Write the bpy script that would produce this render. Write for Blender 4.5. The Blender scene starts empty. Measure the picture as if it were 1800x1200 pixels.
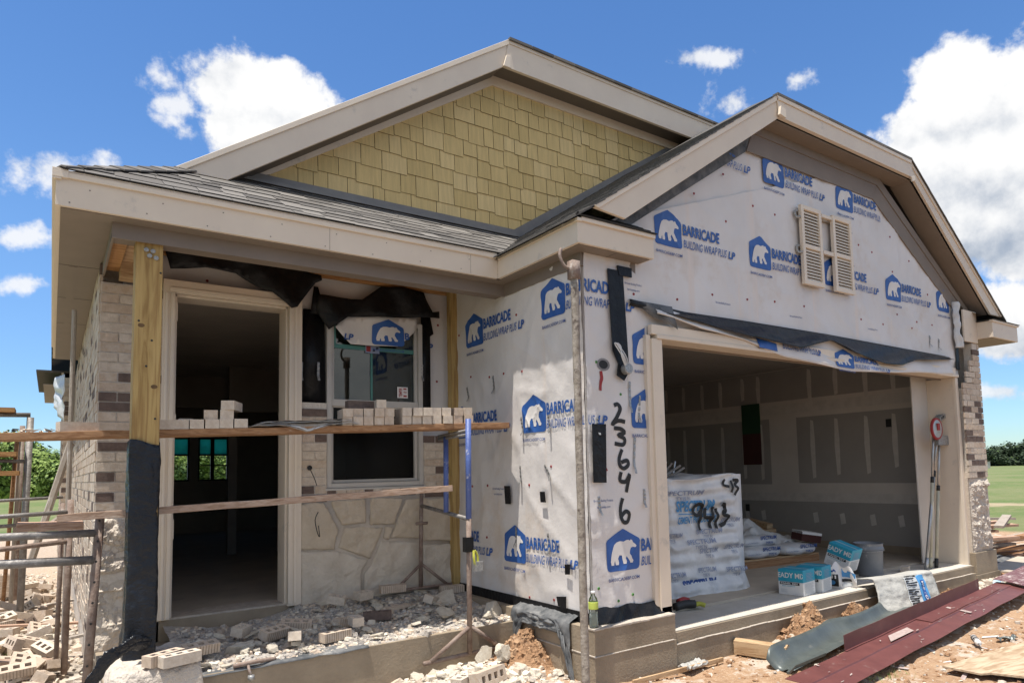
import bpy, bmesh, math, random
from mathutils import Vector, Matrix, noise
from mathutils.geometry import tessellate_polygon
PI = math.pi
sc = bpy.context.scene
COL = sc.collection

# ------------------------------------------------------------------ camera
cam_d = bpy.data.cameras.new("Camera"); cam = bpy.data.objects.new("camera", cam_d); COL.objects.link(cam)
yaw, pitch, roll = math.radians(35.844), math.radians(4.609), math.radians(-1.402)
F = Vector((math.sin(yaw)*math.cos(pitch), math.cos(yaw)*math.cos(pitch), math.sin(pitch)))
R0 = Vector((math.cos(yaw), -math.sin(yaw), 0)); U0 = R0.cross(F)
Rv = R0*math.cos(roll) + U0*math.sin(roll); Uv = -R0*math.sin(roll) + U0*math.cos(roll)
CAM = Vector((-3.058, -4.184, 1.339))
cam.matrix_world = Matrix(((Rv.x, Uv.x, -F.x, CAM.x), (Rv.y, Uv.y, -F.y, CAM.y), (Rv.z, Uv.z, -F.z, CAM.z), (0, 0, 0, 1)))
cam_d.sensor_width = 36; cam_d.sensor_fit = 'HORIZONTAL'; cam_d.lens = 1207.56/1800*36
cam_d.shift_x = -61.8/1800; cam_d.shift_y = 129.9/1800
cam_d.clip_end = 3000
sc.camera = cam

# ------------------------------------------------------------------ light, sky, exposure
to_sun = Vector((-0.22, -0.07, 1.0)).normalized()
sun_d = bpy.data.lights.new("Sun", 'SUN'); sun_d.energy = 5.0; sun_d.angle = math.radians(0.5); sun_d.color = (1.0, 0.95, 0.87)
sun = bpy.data.objects.new("sun", sun_d); COL.objects.link(sun)
sun.rotation_euler = to_sun.to_track_quat('Z', 'Y').to_euler()
sc.view_settings.view_transform = 'Standard'; sc.view_settings.look = 'None'
sc.view_settings.exposure = 0.58; sc.view_settings.gamma = 1.0

world = bpy.data.worlds.new("World"); sc.world = world; world.use_nodes = True
def build_sky():
    nt = world.node_tree; nt.nodes.clear(); N = nt.nodes; L = nt.links
    def nd(t, **k):
        n = N.new(t)
        for a, b in k.items(): setattr(n, a, b)
        return n
    def val(sock, v):
        if isinstance(v, (int, float)): sock.default_value = v
        elif isinstance(v, (tuple, Vector)): sock.default_value = tuple(v)
        else: L.new(v, sock)
    def m(op, a, b=0.0, c=None):
        n = nd('ShaderNodeMath', operation=op); val(n.inputs[0], a); val(n.inputs[1], b)
        if c is not None: val(n.inputs[2], c)
        return n.outputs[0]
    def dot(a, v):
        n = nd('ShaderNodeVectorMath', operation='DOT_PRODUCT'); L.new(a, n.inputs[0]); n.inputs[1].default_value = tuple(v); return n.outputs['Value']
    def step(x, a, b):
        n = nd('ShaderNodeMapRange', interpolation_type='SMOOTHSTEP'); val(n.inputs[0], x); val(n.inputs[1], a); val(n.inputs[2], b); return n.outputs[0]
    sky = nd('ShaderNodeTexSky', sky_type='NISHITA', sun_disc=False)
    sky.sun_elevation = math.asin(to_sun.z); sky.sun_rotation = math.atan2(to_sun.x, to_sun.y)
    sky.air_density = 1.0; sky.dust_density = 0.1; sky.ozone_density = 2.2
    hsv = nd('ShaderNodeHueSaturation'); L.new(sky.outputs[0], hsv.inputs['Color']); hsv.inputs['Saturation'].default_value = SKY_SAT; hsv.inputs['Value'].default_value = SKY_VAL; hsv.inputs['Hue'].default_value = 0.505
    tc = nd('ShaderNodeTexCoord'); d = tc.outputs['Generated']
    sp = nd('ShaderNodeSeparateXYZ'); L.new(d, sp.inputs[0])      # clear air: the sky stays blue down to the horizon
    air = nd('ShaderNodeMix', data_type='RGBA'); L.new(step(sp.outputs[2], -.02, .34), air.inputs[0]); air.inputs[6].default_value = (.50, .66, .86, 1); air.inputs[7].default_value = (1, 1, 1, 1)
    clear = nd('ShaderNodeMix', data_type='RGBA', blend_type='MULTIPLY'); clear.inputs[0].default_value = 1.0; L.new(hsv.outputs[0], clear.inputs[6]); L.new(air.outputs[2], clear.inputs[7])
    def nz(scale, det, rough, off=0):
        mp = nd('ShaderNodeMapping'); L.new(d, mp.inputs['Vector']); mp.inputs['Location'].default_value = (off, off*.7, off*.3)
        n = nd('ShaderNodeTexNoise'); L.new(mp.outputs[0], n.inputs['Vector']); n.inputs['Scale'].default_value = scale; n.inputs['Detail'].default_value = det; n.inputs['Roughness'].default_value = rough
        return m('SUBTRACT', n.outputs['Fac'], 0.5)
    n1 = nz(16, 9, 0.58); n2 = nz(7, 6, 0.55, 3.1); n3 = nz(34, 6, 0.6, 1.7)
    cut = m('ADD', m('ADD', m('MULTIPLY', n1, 1.5), m('MULTIPLY', n2, .35)), m('MULTIPLY', n3, .75))
    cut2 = m('ADD', m('MULTIPLY', n1, 3.0), m('MULTIPLY', n3, 2.0))
    def pdir(u, v):
        return (F*1207.56 + Rv*(u-900-61.8) - Uv*(v-600-129.9)).normalized()
    # cloud banks: direction centre, half width, half height (photo-scale px), wispiness
    blobs = [(400,150,62,58,0),(480,160,55,48,0),(505,210,75,60,0),(430,225,80,66,0),(560,270,62,50,0),(450,290,80,60,0),(325,190,62,52,2),(300,140,40,34,2),
             (1690,165,72,62,0),(1765,160,58,52,0),(1640,235,72,58,0),(1720,255,110,80,0),(1610,215,40,36,0),(1760,345,110,80,0),(1665,330,85,62,0),(1700,420,70,42,0),(1800,430,70,60,0),(1860,260,100,160,0),
             (1230,103,85,26,2),(1285,178,75,32,2),(1400,140,28,24,2),(115,302,95,30,1),(175,300,50,26,2),(38,420,60,22,1),(30,500,45,18,2),(1770,560,55,60,0),(1750,615,110,18,2),(1760,688,48,16,1),(1830,560,60,60,0)]
    # unseen cloud banks, added behind and beside the camera as neutral fill light
    def adir(az, el): a, e = math.radians(az), math.radians(el); return Vector((math.sin(a)*math.cos(e), math.cos(a)*math.cos(e), math.sin(e)))
    banks = [(adir(215, 32), 620, 330), (adir(160, 42), 420, 300), (adir(265, 30), 420, 260), (adir(195, 66), 420, 300), (adir(120, 30), 360, 240), (adir(300, 48), 300, 220), (adir(235, 10), 600, 120), (adir(170, 9), 500, 110)]
    Dm = Dw = None; shade = None
    for u, v, su, sv, w in [b+(None,) if len(b) == 4 else b for b in blobs]+[(c, None, a, b, 0) for c, a, b in banks]:
        c = u if v is None else pdir(u, v); e1 = (Rv - c*Rv.dot(c)).normalized() if v is not None else Vector((c.y, -c.x, 0)).normalized(); e2 = e1.cross(c)*-1
        e2 = c.cross(e1)*-1 if c.cross(e1).z < 0 else c.cross(e1)
        k = 1/1207.56
        dc = m('MAXIMUM', dot(d, c), 0.02)
        a = m('DIVIDE', dot(d, e1*(1/(su*k))), dc); b = m('DIVIDE', dot(d, e2*(1/(sv*k))), dc)
        r = m('SQRT', m('ADD', m('MULTIPLY', a, a), m('MULTIPLY', b, b)))
        D = m('SUBTRACT', 1.0, r)
        if w == 0:
            Dm = D if Dm is None else m('MAXIMUM', Dm, D)
            if v is None: continue
            s = m('MULTIPLY', step(D, -.3, .4), b); shade = s if shade is None else m('ADD', shade, s)
        else:
            D = m('SUBTRACT', D, 0.12*w)
            Dw = D if Dw is None else m('MAXIMUM', Dw, D)
    mk = step(m('ADD', Dm, cut), -0.12, 0.22)
    mkw = m('MULTIPLY', step(m('ADD', Dw, cut2), -0.02, 0.75), 0.85)
    mask = m('MAXIMUM', mk, mkw)
    # self shading: puffs facing up are white, undersides grey
    lit = m('ADD', m('ADD', m('MULTIPLY', shade, 0.16), m('MULTIPLY', n2, -0.30)), m('ADD', m('MULTIPLY', n1, 0.95), 0.90))
    lit = m('MINIMUM', m('MAXIMUM', lit, 0.52), 1.0)
    ramp = nd('ShaderNodeMix', data_type='RGBA'); L.new(step(lit, 0.5, 1.0), ramp.inputs[0])
    ramp.inputs[6].default_value = (0.36, 0.43, 0.54, 1); ramp.inputs[7].default_value = (0.97, 0.97, 0.97, 1)
    cl = nd('ShaderNodeVectorMath', operation='SCALE'); L.new(ramp.outputs[2], cl.inputs[0]); cl.inputs['Scale'].default_value = CLOUD
    mix = nd('ShaderNodeMix', data_type='RGBA'); L.new(mask, mix.inputs[0]); L.new(clear.outputs[2], mix.inputs[6]); L.new(cl.outputs[0], mix.inputs[7])
    bg = nd('ShaderNodeBackground'); L.new(mix.outputs[2], bg.inputs[0]); bg.inputs[1].default_value = SKY_STR
    out = nd('ShaderNodeOutputWorld'); L.new(bg.outputs[0], out.inputs[0])
SKY_STR = 0.10; SKY_SAT = 1.22; SKY_VAL = 1.22; CLOUD = 7.0
build_sky()

# ------------------------------------------------------------------ materials
M = {}
def mat(name, c1, c2=None, scale=8, rough=0.8, bump=0.0, bscale=60, detail=6, metal=0.0, spots=None, spot_scale=3, spot_amt=0.5, stretch=None, spec=None, bdist=0.01, lo=0.35, hi=0.65, streak=False, grain=None):
    m = bpy.data.materials.new(name); m.use_nodes = True; nt = m.node_tree; N = nt.nodes; L = nt.links
    p = N['Principled BSDF']; p.inputs['Roughness'].default_value = rough; p.inputs['Metallic'].default_value = metal
    if spec is not None: p.inputs['Specular IOR Level'].default_value = spec
    tc = N.new('ShaderNodeTexCoord'); co = tc.outputs['Object']
    if stretch:
        mp = N.new('ShaderNodeMapping'); mp.inputs['Scale'].default_value = stretch; L.new(co, mp.inputs[0]); co = mp.outputs[0]
    def nz(s, d=detail, r=0.6):
        n = N.new('ShaderNodeTexNoise'); n.inputs['Scale'].default_value = s; n.inputs['Detail'].default_value = d; n.inputs['Roughness'].default_value = r; L.new(co, n.inputs['Vector']); return n.outputs['Fac']
    def mr(x, a, b):
        n = N.new('ShaderNodeMapRange'); L.new(x, n.inputs[0]); n.inputs[1].default_value = a; n.inputs[2].default_value = b; return n.outputs[0]
    col = None
    if c2 is None: c2 = tuple(x*0.82 for x in c1)
    mx = N.new('ShaderNodeMix'); mx.data_type = 'RGBA'; L.new(mr(nz(scale), lo, hi), mx.inputs[0]); mx.inputs[6].default_value = (*c1, 1); mx.inputs[7].default_value = (*c2, 1); col = mx.outputs[2]
    if spots:
        m2 = N.new('ShaderNodeMix'); m2.data_type = 'RGBA'; L.new(mr(nz(spot_scale, 8, 0.7), 0.5+0.12*(1-spot_amt), 0.62+0.12*(1-spot_amt)), m2.inputs[0]); L.new(col, m2.inputs[6]); m2.inputs[7].default_value = (*spots, 1); col = m2.outputs[2]
    if streak:        # dusty vertical lines where the studs show through the sheet, and rubbed patches
        mp = N.new('ShaderNodeMapping'); mp.inputs['Scale'].default_value = (5.2, 5.2, .16); L.new(tc.outputs['Object'], mp.inputs[0]); n3 = N.new('ShaderNodeTexNoise'); n3.inputs['Scale'].default_value = 1.0; n3.inputs['Detail'].default_value = 4; L.new(mp.outputs[0], n3.inputs['Vector'])
        m3 = N.new('ShaderNodeMix'); m3.data_type = 'RGBA'; L.new(mr(n3.outputs['Fac'], .60, .72), m3.inputs[0]); L.new(col, m3.inputs[6]); m3.inputs[7].default_value = (.66,.575,.51,1); col = m3.outputs[2]
    if grain:
        mp = N.new('ShaderNodeMapping'); mp.inputs['Scale'].default_value = grain; L.new(tc.outputs['Object'], mp.inputs[0]); n4 = N.new('ShaderNodeTexNoise'); n4.inputs['Scale'].default_value = 1.0; n4.inputs['Detail'].default_value = 6; n4.inputs['Distortion'].default_value = 1.6; L.new(mp.outputs[0], n4.inputs['Vector'])
        m4 = N.new('ShaderNodeMix'); m4.data_type = 'RGBA'; m4.blend_type = 'MULTIPLY'; L.new(mr(n4.outputs['Fac'], .44, .64), m4.inputs[0]); L.new(col, m4.inputs[6]); m4.inputs[7].default_value = (.66,.58,.50,1); col = m4.outputs[2]
    L.new(col, p.inputs['Base Color'])
    if bump:
        b = N.new('ShaderNodeBump'); b.inputs['Strength'].default_value = bump; b.inputs['Distance'].default_value = bdist; L.new(nz(bscale, 5), b.inputs['Height']); L.new(b.outputs[0], p.inputs['Normal'])
    M[name] = m; return m
mat('paint', (.67,.575,.46), (.63,.535,.43), 3, .55, .05, 200, spots=(.50,.44,.37), spot_scale=5, spot_amt=.2)
mat('paint_light', (.70,.605,.49), (.66,.565,.455), 4, .55, .05, 150)
mat('soffit_dark', (.13,.105,.085), (.115,.095,.077), 4, .6); mat('paint_shaded', (.20,.16,.128), (.18,.144,.115), 4, .6, .08, 120)  # soffit and frieze tones: trim beige with the shade put into the colour
mat('wrap', (.66,.625,.60), (.585,.55,.525), 1.1, .5, .42, 2.6, detail=3, spots=(.56,.475,.40), spot_scale=.8, spot_amt=.55, bdist=.03, streak=True)
mat('membrane', (.007,.007,.008), (.014,.014,.015), 12, .38, .7, 12, bdist=.015, spec=.22)
mat('membrane_dusty', (.05,.055,.06), (.16,.16,.16), 9, .7, .5, 20, bdist=.01, spots=(.30,.29,.27), spot_scale=6, spot_amt=.4)
mat('plastic_black', (.010,.012,.016), (.013,.015,.02), 5, .27, 1.0, 8, detail=4, bdist=.035, stretch=(1,1,1.4), spec=.3)
mat('plastic_clear', (.62,.62,.61), (.5,.5,.5), 6, .35, .6, 14, bdist=.01)
for i, c in enumerate([(.15,.137,.122), (.095,.086,.077), (.195,.178,.158), (.125,.112,.098)]):
    mat('shingle%d' % i, c, tuple(x*.72 for x in c), 160, .95, .6, 300, detail=3, bdist=.004)
mat('shingle_edge', (.035,.033,.032), None, 20, .95); mat('shingle_side', (.13,.125,.118), (.075,.072,.07), 40, .95)
mat('metal_trim', (.19,.18,.165), (.16,.15,.14), 8, .5)
for i, c in enumerate([(.63,.465,.20), (.58,.425,.175), (.68,.51,.235)]):
    mat('siding%d' % i, c, tuple(x*.84 for x in c), 9, .78, .55, 60, stretch=(4,4,.3), bdist=.004, spots=tuple(x*.72 for x in c), spot_scale=3, spot_amt=.1)
mat('siding_gap', (.20,.15,.07), None, 10, .9)
for i, (c, d) in enumerate([((.52,.42,.33), (.42,.33,.25)), ((.58,.50,.41), (.47,.39,.31)), ((.15,.105,.085), (.10,.07,.058)), ((.44,.34,.25), (.52,.44,.36))]):
    mat('brick%d' % i, c, d, 24, .92, .7, 90, spots=tuple(min(1, x*1.25) for x in c), spot_scale=14, spot_amt=.2, bdist=.006)
mat('mortar', (.52,.46,.39), (.60,.54,.47), 30, .95, .8, 60, bdist=.01)
mat('stone', (.53,.445,.34), (.46,.38,.285), 7, .88, .9, 26, spots=(.52,.44,.34), spot_scale=4, spot_amt=.2, bdist=.015)
mat('stone_pale', (.58,.51,.42), (.49,.42,.335), 6, .9, .8, 22, spots=(.50,.36,.20), spot_scale=3, spot_amt=-.3, bdist=.02)
mat('stone_mortar', (.47,.40,.325), (.52,.45,.37), 12, .95, .7, 40)
mat('stone_rough', (.58,.51,.43), (.48,.42,.36), 9, .92, 1.0, 16, bdist=.05, detail=8)
mat('concrete', (.30,.24,.17), (.235,.185,.13), 4, .9, .5, 50, spots=(.185,.145,.10), spot_scale=2.2, spot_amt=.3)
mat('concrete_line', (.47,.415,.35), (.34,.29,.24), 20, .92, .6, 40)
mat('slab', (.44,.375,.295), (.37,.315,.25), 3, .88, .25, 60, spots=(.27,.24,.205), spot_scale=2.5, spot_amt=.2)
mat('slab_lip', (.50,.46,.40), (.43,.39,.33), 6, .9, .5, 50)
mat('wood_post', (.45,.31,.12), (.37,.245,.085), 3, .75, .25, 40, stretch=(6,6,.5), spots=(.30,.20,.07), spot_scale=1.6, spot_amt=.1, grain=(26,26,1.6))
mat('wood_orange', (.48,.27,.11), (.40,.21,.08), 4, .8, .25, 40, stretch=(.6,6,6), grain=(3,30,30))
mat('wood_plank', (.36,.20,.10), (.29,.155,.075), 3, .85, .4, 40, stretch=(.6,7,7), spots=(.52,.42,.33), spot_scale=3, spot_amt=.0, grain=(2.2,40,40))
mat('wood_pink', (.50,.33,.235), (.42,.27,.19), 3, .85, .4, 40, stretch=(.5,8,8), spots=(.56,.45,.36), spot_scale=3, spot_amt=.1, grain=(2.2,40,40))
mat('wood_grey', (.36,.31,.255), (.27,.225,.185), 4, .9, .5, 40, stretch=(2,2,.6), spots=(.56,.52,.47), spot_scale=7, spot_amt=.45)
mat('wood_weathered', (.42,.30,.225), (.34,.24,.18), 3, .9, .5, 40, stretch=(.5,8,8), spots=(.52,.44,.37), spot_scale=4, spot_amt=.3, grain=(2,45,45)); mat('wood_raw', (.52,.365,.215), (.42,.28,.155), 3, .85, .35, 40, stretch=(1,5,5), grain=(3,30,30))
mat('steel', (.16,.145,.135), (.25,.235,.22), 16, .6, .5, 50, metal=.35, spots=(.42,.40,.375), spot_scale=9, spot_amt=.3)
mat('steel_rust', (.16,.105,.08), (.26,.20,.165), 14, .75, .6, 50, spots=(.45,.41,.37), spot_scale=7, spot_amt=.3)
mat('paint_blue', (.055,.09,.26), (.075,.12,.32), 10, .5, .4, 40, spots=(.50,.48,.46), spot_scale=11, spot_amt=.35)
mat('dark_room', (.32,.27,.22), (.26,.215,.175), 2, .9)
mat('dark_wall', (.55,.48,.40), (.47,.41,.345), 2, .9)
mat('drywall', (.60,.55,.49), (.54,.495,.44), 2, .9)
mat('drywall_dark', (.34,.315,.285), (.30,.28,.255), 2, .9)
mat('joint', (.58,.54,.49), (.50,.465,.42), 8, .9, .2, 30)
mat('green_board', (.012,.055,.02), None, 3, .8); mat('red_board', (.06,.016,.012), None, 3, .8)
mat('vinyl', (.46,.43,.39), (.42,.39,.355), 5, .5)
mat('teal_film', (.06,.19,.165), (.065,.215,.185), 5, .5)
mat('red_metal', (.135,.045,.040), (.105,.034,.031), 6, .5, .25, 8, spots=(.22,.135,.12), spot_scale=5, spot_amt=.1, bdist=.01)
mat('grey_metal', (.10,.115,.108), (.07,.082,.078), 5, .42, .3, 6, metal=.2, spots=(.21,.20,.17), spot_scale=4, spot_amt=.1, bdist=.02)
mat('scuff', (.40,.33,.30), (.30,.22,.20), 30, .8)
mat('cardboard', (.42,.28,.15), (.36,.235,.12), 6, .85, .2, 30)
mat('box_teal', (.02,.30,.42), (.018,.27,.385), 8, .5); mat('box_white', (.70,.69,.67), (.64,.63,.61), 8, .6); mat('box_grey', (.42,.43,.43), (.50,.51,.51), 60, .6, stretch=(1,1,6))
mat('print_blue', (.020,.085,.30), (.028,.10,.33), 14, .5, spots=(.08,.15,.36), spot_scale=14, spot_amt=.0); mat('print_navy', (.022,.062,.22), (.03,.075,.25), 14, .5); mat('print_sky', (.07,.26,.52), None, 10, .6)
mat('print_white', (.68,.65,.625), (.62,.59,.565), 8, .6); mat('print_black', (.014,.014,.014), None, 8, .6); mat('print_red', (.30,.022,.022), None, 8, .6); mat('print_green', (.08,.26,.05), None, 8, .6); mat('print_faint', (.26,.30,.42), None, 8, .6); mat('spray_edge', (.22,.21,.21), None, 8, .7)
mat('bag_white', (.66,.66,.66), (.52,.53,.545), 4, .55, .5, 12, spots=(.42,.44,.47), spot_scale=2.5, spot_amt=.2, bdist=.015)
mat('bag_grey', (.42,.41,.38), (.32,.31,.285), 6, .75, .9, 12, bdist=.02)
mat('bucket', (.20,.21,.225), (.155,.165,.18), 6, .5, spots=(.45,.43,.40), spot_scale=5, spot_amt=.3)
mat('alu', (.45,.45,.44), (.36,.36,.355), 20, .35, metal=.6); mat('pole_cream', (.50,.46,.34), None, 10, .5)
mat('galv', (.40,.40,.39), (.22,.22,.215), 70, .45, metal=.5)
mat('rubber', (.02,.02,.02), None, 10, .6); mat('wire', (.62,.60,.57), None, 10, .5)
mat('yellow', (.42,.42,.05), None, 10, .6); mat('label_yellow', (.50,.58,.10), None, 10, .5)
mat('dirt', (.36,.215,.12), (.28,.155,.08), 6, .98, 1.0, 30, spots=(.46,.32,.21), spot_scale=8, spot_amt=.4, bdist=.03)
mat('dust', (.54,.475,.405), (.40,.345,.285), 14, .98, 1.0, 40, spots=(.30,.25,.20), spot_scale=18, spot_amt=.3, bdist=.02)
mat('asphalt', (.055,.055,.055), None, 30, .95, .4, 80); mat('clod', (.42,.27,.16), (.33,.20,.11), 9, .97, .8, 40); mat('knot', (.16,.09,.035), (.09,.05,.02), 40, .8); mat('bark', (.10,.075,.055), None, 10, .95, .6, 20)
mat('leaf_light', (.22,.30,.06), (.15,.225,.04), 1.2, .7); mat('leaf_dark', (.085,.145,.026), (.055,.10,.018), 1.2, .75); mat('leaf_deep', (.020,.040,.013), (.014,.028,.009), 1.2, .8)
mat('hole', (.06,.045,.035), None, 10, .95); mat('score_brick3', (.20,.14,.10), None, 10, .95); mat('score_brick0', (.26,.20,.155), None, 10, .95)
mat('limestone', (.66,.60,.50), (.56,.49,.39), 3, .92, .7, 20, spots=(.55,.41,.24), spot_scale=1.6, spot_amt=-.2, bdist=.03)
mat('rubble', (.50,.46,.415), (.34,.30,.26), 30, .97, 1.0, 55, spots=(.60,.55,.49), spot_scale=12, spot_amt=.5, bdist=.03)
mat('pole_crust', (.20,.165,.13), (.36,.315,.265), 16, .9, 1.0, 26, spots=(.11,.085,.07), spot_scale=13, spot_amt=.55, bdist=.01)
mat('red_scuffed', (.16,.07,.065), (.11,.035,.034), 6, .5, .3, 10, spots=(.48,.41,.38), spot_scale=8, spot_amt=.75, stretch=(1,4,1))
mat('wood_plywood', (.50,.39,.27), (.43,.33,.22), 4, .85, .25, 40, stretch=(1,6,1), grain=(3,14,14))
mat('wrapper_blue', (.30,.45,.60), (.45,.55,.62), 8, .35)
def glass_mat(name, tint, rough, trans):
    m = bpy.data.materials.new(name); m.use_nodes = True; nt = m.node_tree; N = nt.nodes; L = nt.links; N.remove(N['Principled BSDF'])
    t = N.new('ShaderNodeBsdfTransparent'); t.inputs[0].default_value = (*tint, 1)
    g = N.new('ShaderNodeBsdfGlossy'); g.inputs['Roughness'].default_value = rough
    fr = N.new('ShaderNodeFresnel'); fr.inputs[0].default_value = trans
    mx = N.new('ShaderNodeMixShader'); L.new(fr.outputs[0], mx.inputs[0]); L.new(t.outputs[0], mx.inputs[1]); L.new(g.outputs[0], mx.inputs[2])
    L.new(mx.outputs[0], N['Material Output'].inputs[0]); M[name] = m
glass_mat('glass', (.45,.52,.50), .02, 1.75); glass_mat('glass_screen', (.30,.30,.29), .25, 1.25); glass_mat('bottle_clear', (.86,.9,.88), .08, 1.4)

def film_mat(name, c):
    m = bpy.data.materials.new(name); m.use_nodes = True; nt = m.node_tree; N = nt.nodes; L = nt.links; N.remove(N['Principled BSDF'])
    t = N.new('ShaderNodeBsdfTranslucent'); t.inputs[0].default_value = (*c, 1); d = N.new('ShaderNodeBsdfTransparent'); d.inputs[0].default_value = (*c, 1); mx = N.new('ShaderNodeMixShader'); mx.inputs[0].default_value = .5
    L.new(t.outputs[0], mx.inputs[1]); L.new(d.outputs[0], mx.inputs[2]); L.new(mx.outputs[0], N['Material Output'].inputs[0]); M[name] = m
film_mat('teal_glow', (.075,.34,.33)); film_mat('water', (.93,.96,.96))
def ground_mat():
    m = bpy.data.materials.new('ground_cover'); m.use_nodes = True; nt = m.node_tree; N = nt.nodes; L = nt.links
    p = N['Principled BSDF']; p.inputs['Roughness'].default_value = .97
    g = N.new('ShaderNodeNewGeometry'); pos = g.outputs['Position']
    sep = N.new('ShaderNodeSeparateXYZ'); L.new(pos, sep.inputs[0])
    def mth(op, a, b=0.0):
        n = N.new('ShaderNodeMath'); n.operation = op
        for i, v in enumerate((a, b)):
            if isinstance(v, (int, float)): n.inputs[i].default_value = v
            else: L.new(v, n.inputs[i])
        return n.outputs[0]
    def nz(s, d=7, r=.62):
        n = N.new('ShaderNodeTexNoise'); n.inputs['Scale'].default_value = s; n.inputs['Detail'].default_value = d; n.inputs['Roughness'].default_value = r; L.new(pos, n.inputs['Vector']); return n.outputs['Fac']
    def mr(x, a, b):
        n = N.new('ShaderNodeMapRange'); n.interpolation_type = 'SMOOTHSTEP'; L.new(x, n.inputs[0]); n.inputs[1].default_value = a; n.inputs[2].default_value = b; return n.outputs[0]
    def mix(f, a, b):
        n = N.new('ShaderNodeMix'); n.data_type = 'RGBA'; L.new(f, n.inputs[0])
        for i, v in ((6, a), (7, b)):
            if isinstance(v, tuple): n.inputs[i].default_value = (*v, 1)
            else: L.new(v, n.inputs[i])
        return n.outputs[2]
    X, Y = sep.outputs[0], sep.outputs[1]
    fine, mid, big = nz(38, 8, .7), nz(7), nz(.9)
    earth = mix(mr(mid, .35, .65), (.40,.255,.15), (.32,.19,.105))
    earth = mix(mr(fine, .48, .66), earth, (.48,.345,.23))
    earth = mix(mr(nz(2.6, 9, .7), .54, .62), earth, (.52,.44,.355))
    dust = mix(mr(fine, .4, .62), (.52,.455,.385), (.33,.275,.22))
    dust = mix(mr(mth('ADD', Y, mth('MULTIPLY', mth('SUBTRACT', mid, .5), 5.0)), 3.8, 5.6), dust, mix(mr(fine, .45, .6), (.37,.27,.185), (.50,.41,.32)))
    w = mth('ADD', mth('MULTIPLY', X, -1.0), mth('MULTIPLY', mth('SUBTRACT', mid, .5), 3.0))
    c = mix(mr(w, -.5, .6), earth, dust)
    grass = mix(mr(nz(.35), .35, .65), (.085,.135,.028), (.125,.155,.045))
    grass = mix(mr(nz(.09, 5, .6), .42, .62), grass, (.15,.165,.062))
    grass = mix(mr(nz(1.6, 9, .75), .50, .64), grass, (.19,.18,.08))
    gx = mr(mth('ADD', X, mth('MULTIPLY', mth('SUBTRACT', big, .5), 4.0)), 14.0, 15.5)
    gy = mr(mth('ADD', Y, mth('MULTIPLY', mth('SUBTRACT', big, .5), 6.0)), 22.0, 26.0)
    gf = mr(mth('ADD', Y, mth('MULTIPLY', mth('SUBTRACT', big, .5), 2.0)), -2.6, -3.6)
    gl = mr(mth('ADD', X, mth('MULTIPLY', mth('SUBTRACT', big, .5), 2.0)), -5.2, -6.2)
    c = mix(mth('MAXIMUM', mth('MAXIMUM', gx, gy), gl), c, grass)
    c = mix(gf, c, (.20,.135,.085))
    # bare strip of turned soil crossing the field on the right
    st = mth('ABSOLUTE', mth('SUBTRACT', mth('ADD', X, mth('MULTIPLY', mth('SUBTRACT', nz(.5), .5), 3.0)), 25.5))
    c = mix(mth('MULTIPLY', mr(st, 1.6, .4), .8), c, (.38,.29,.19))
    L.new(c, p.inputs['Base Color'])
    b = N.new('ShaderNodeBump'); b.inputs['Strength'].default_value = .9; b.inputs['Distance'].default_value = .03; L.new(nz(26, 9, .72), b.inputs['Height']); L.new(b.outputs[0], p.inputs['Normal'])
    M['ground'] = m
ground_mat()

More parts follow.
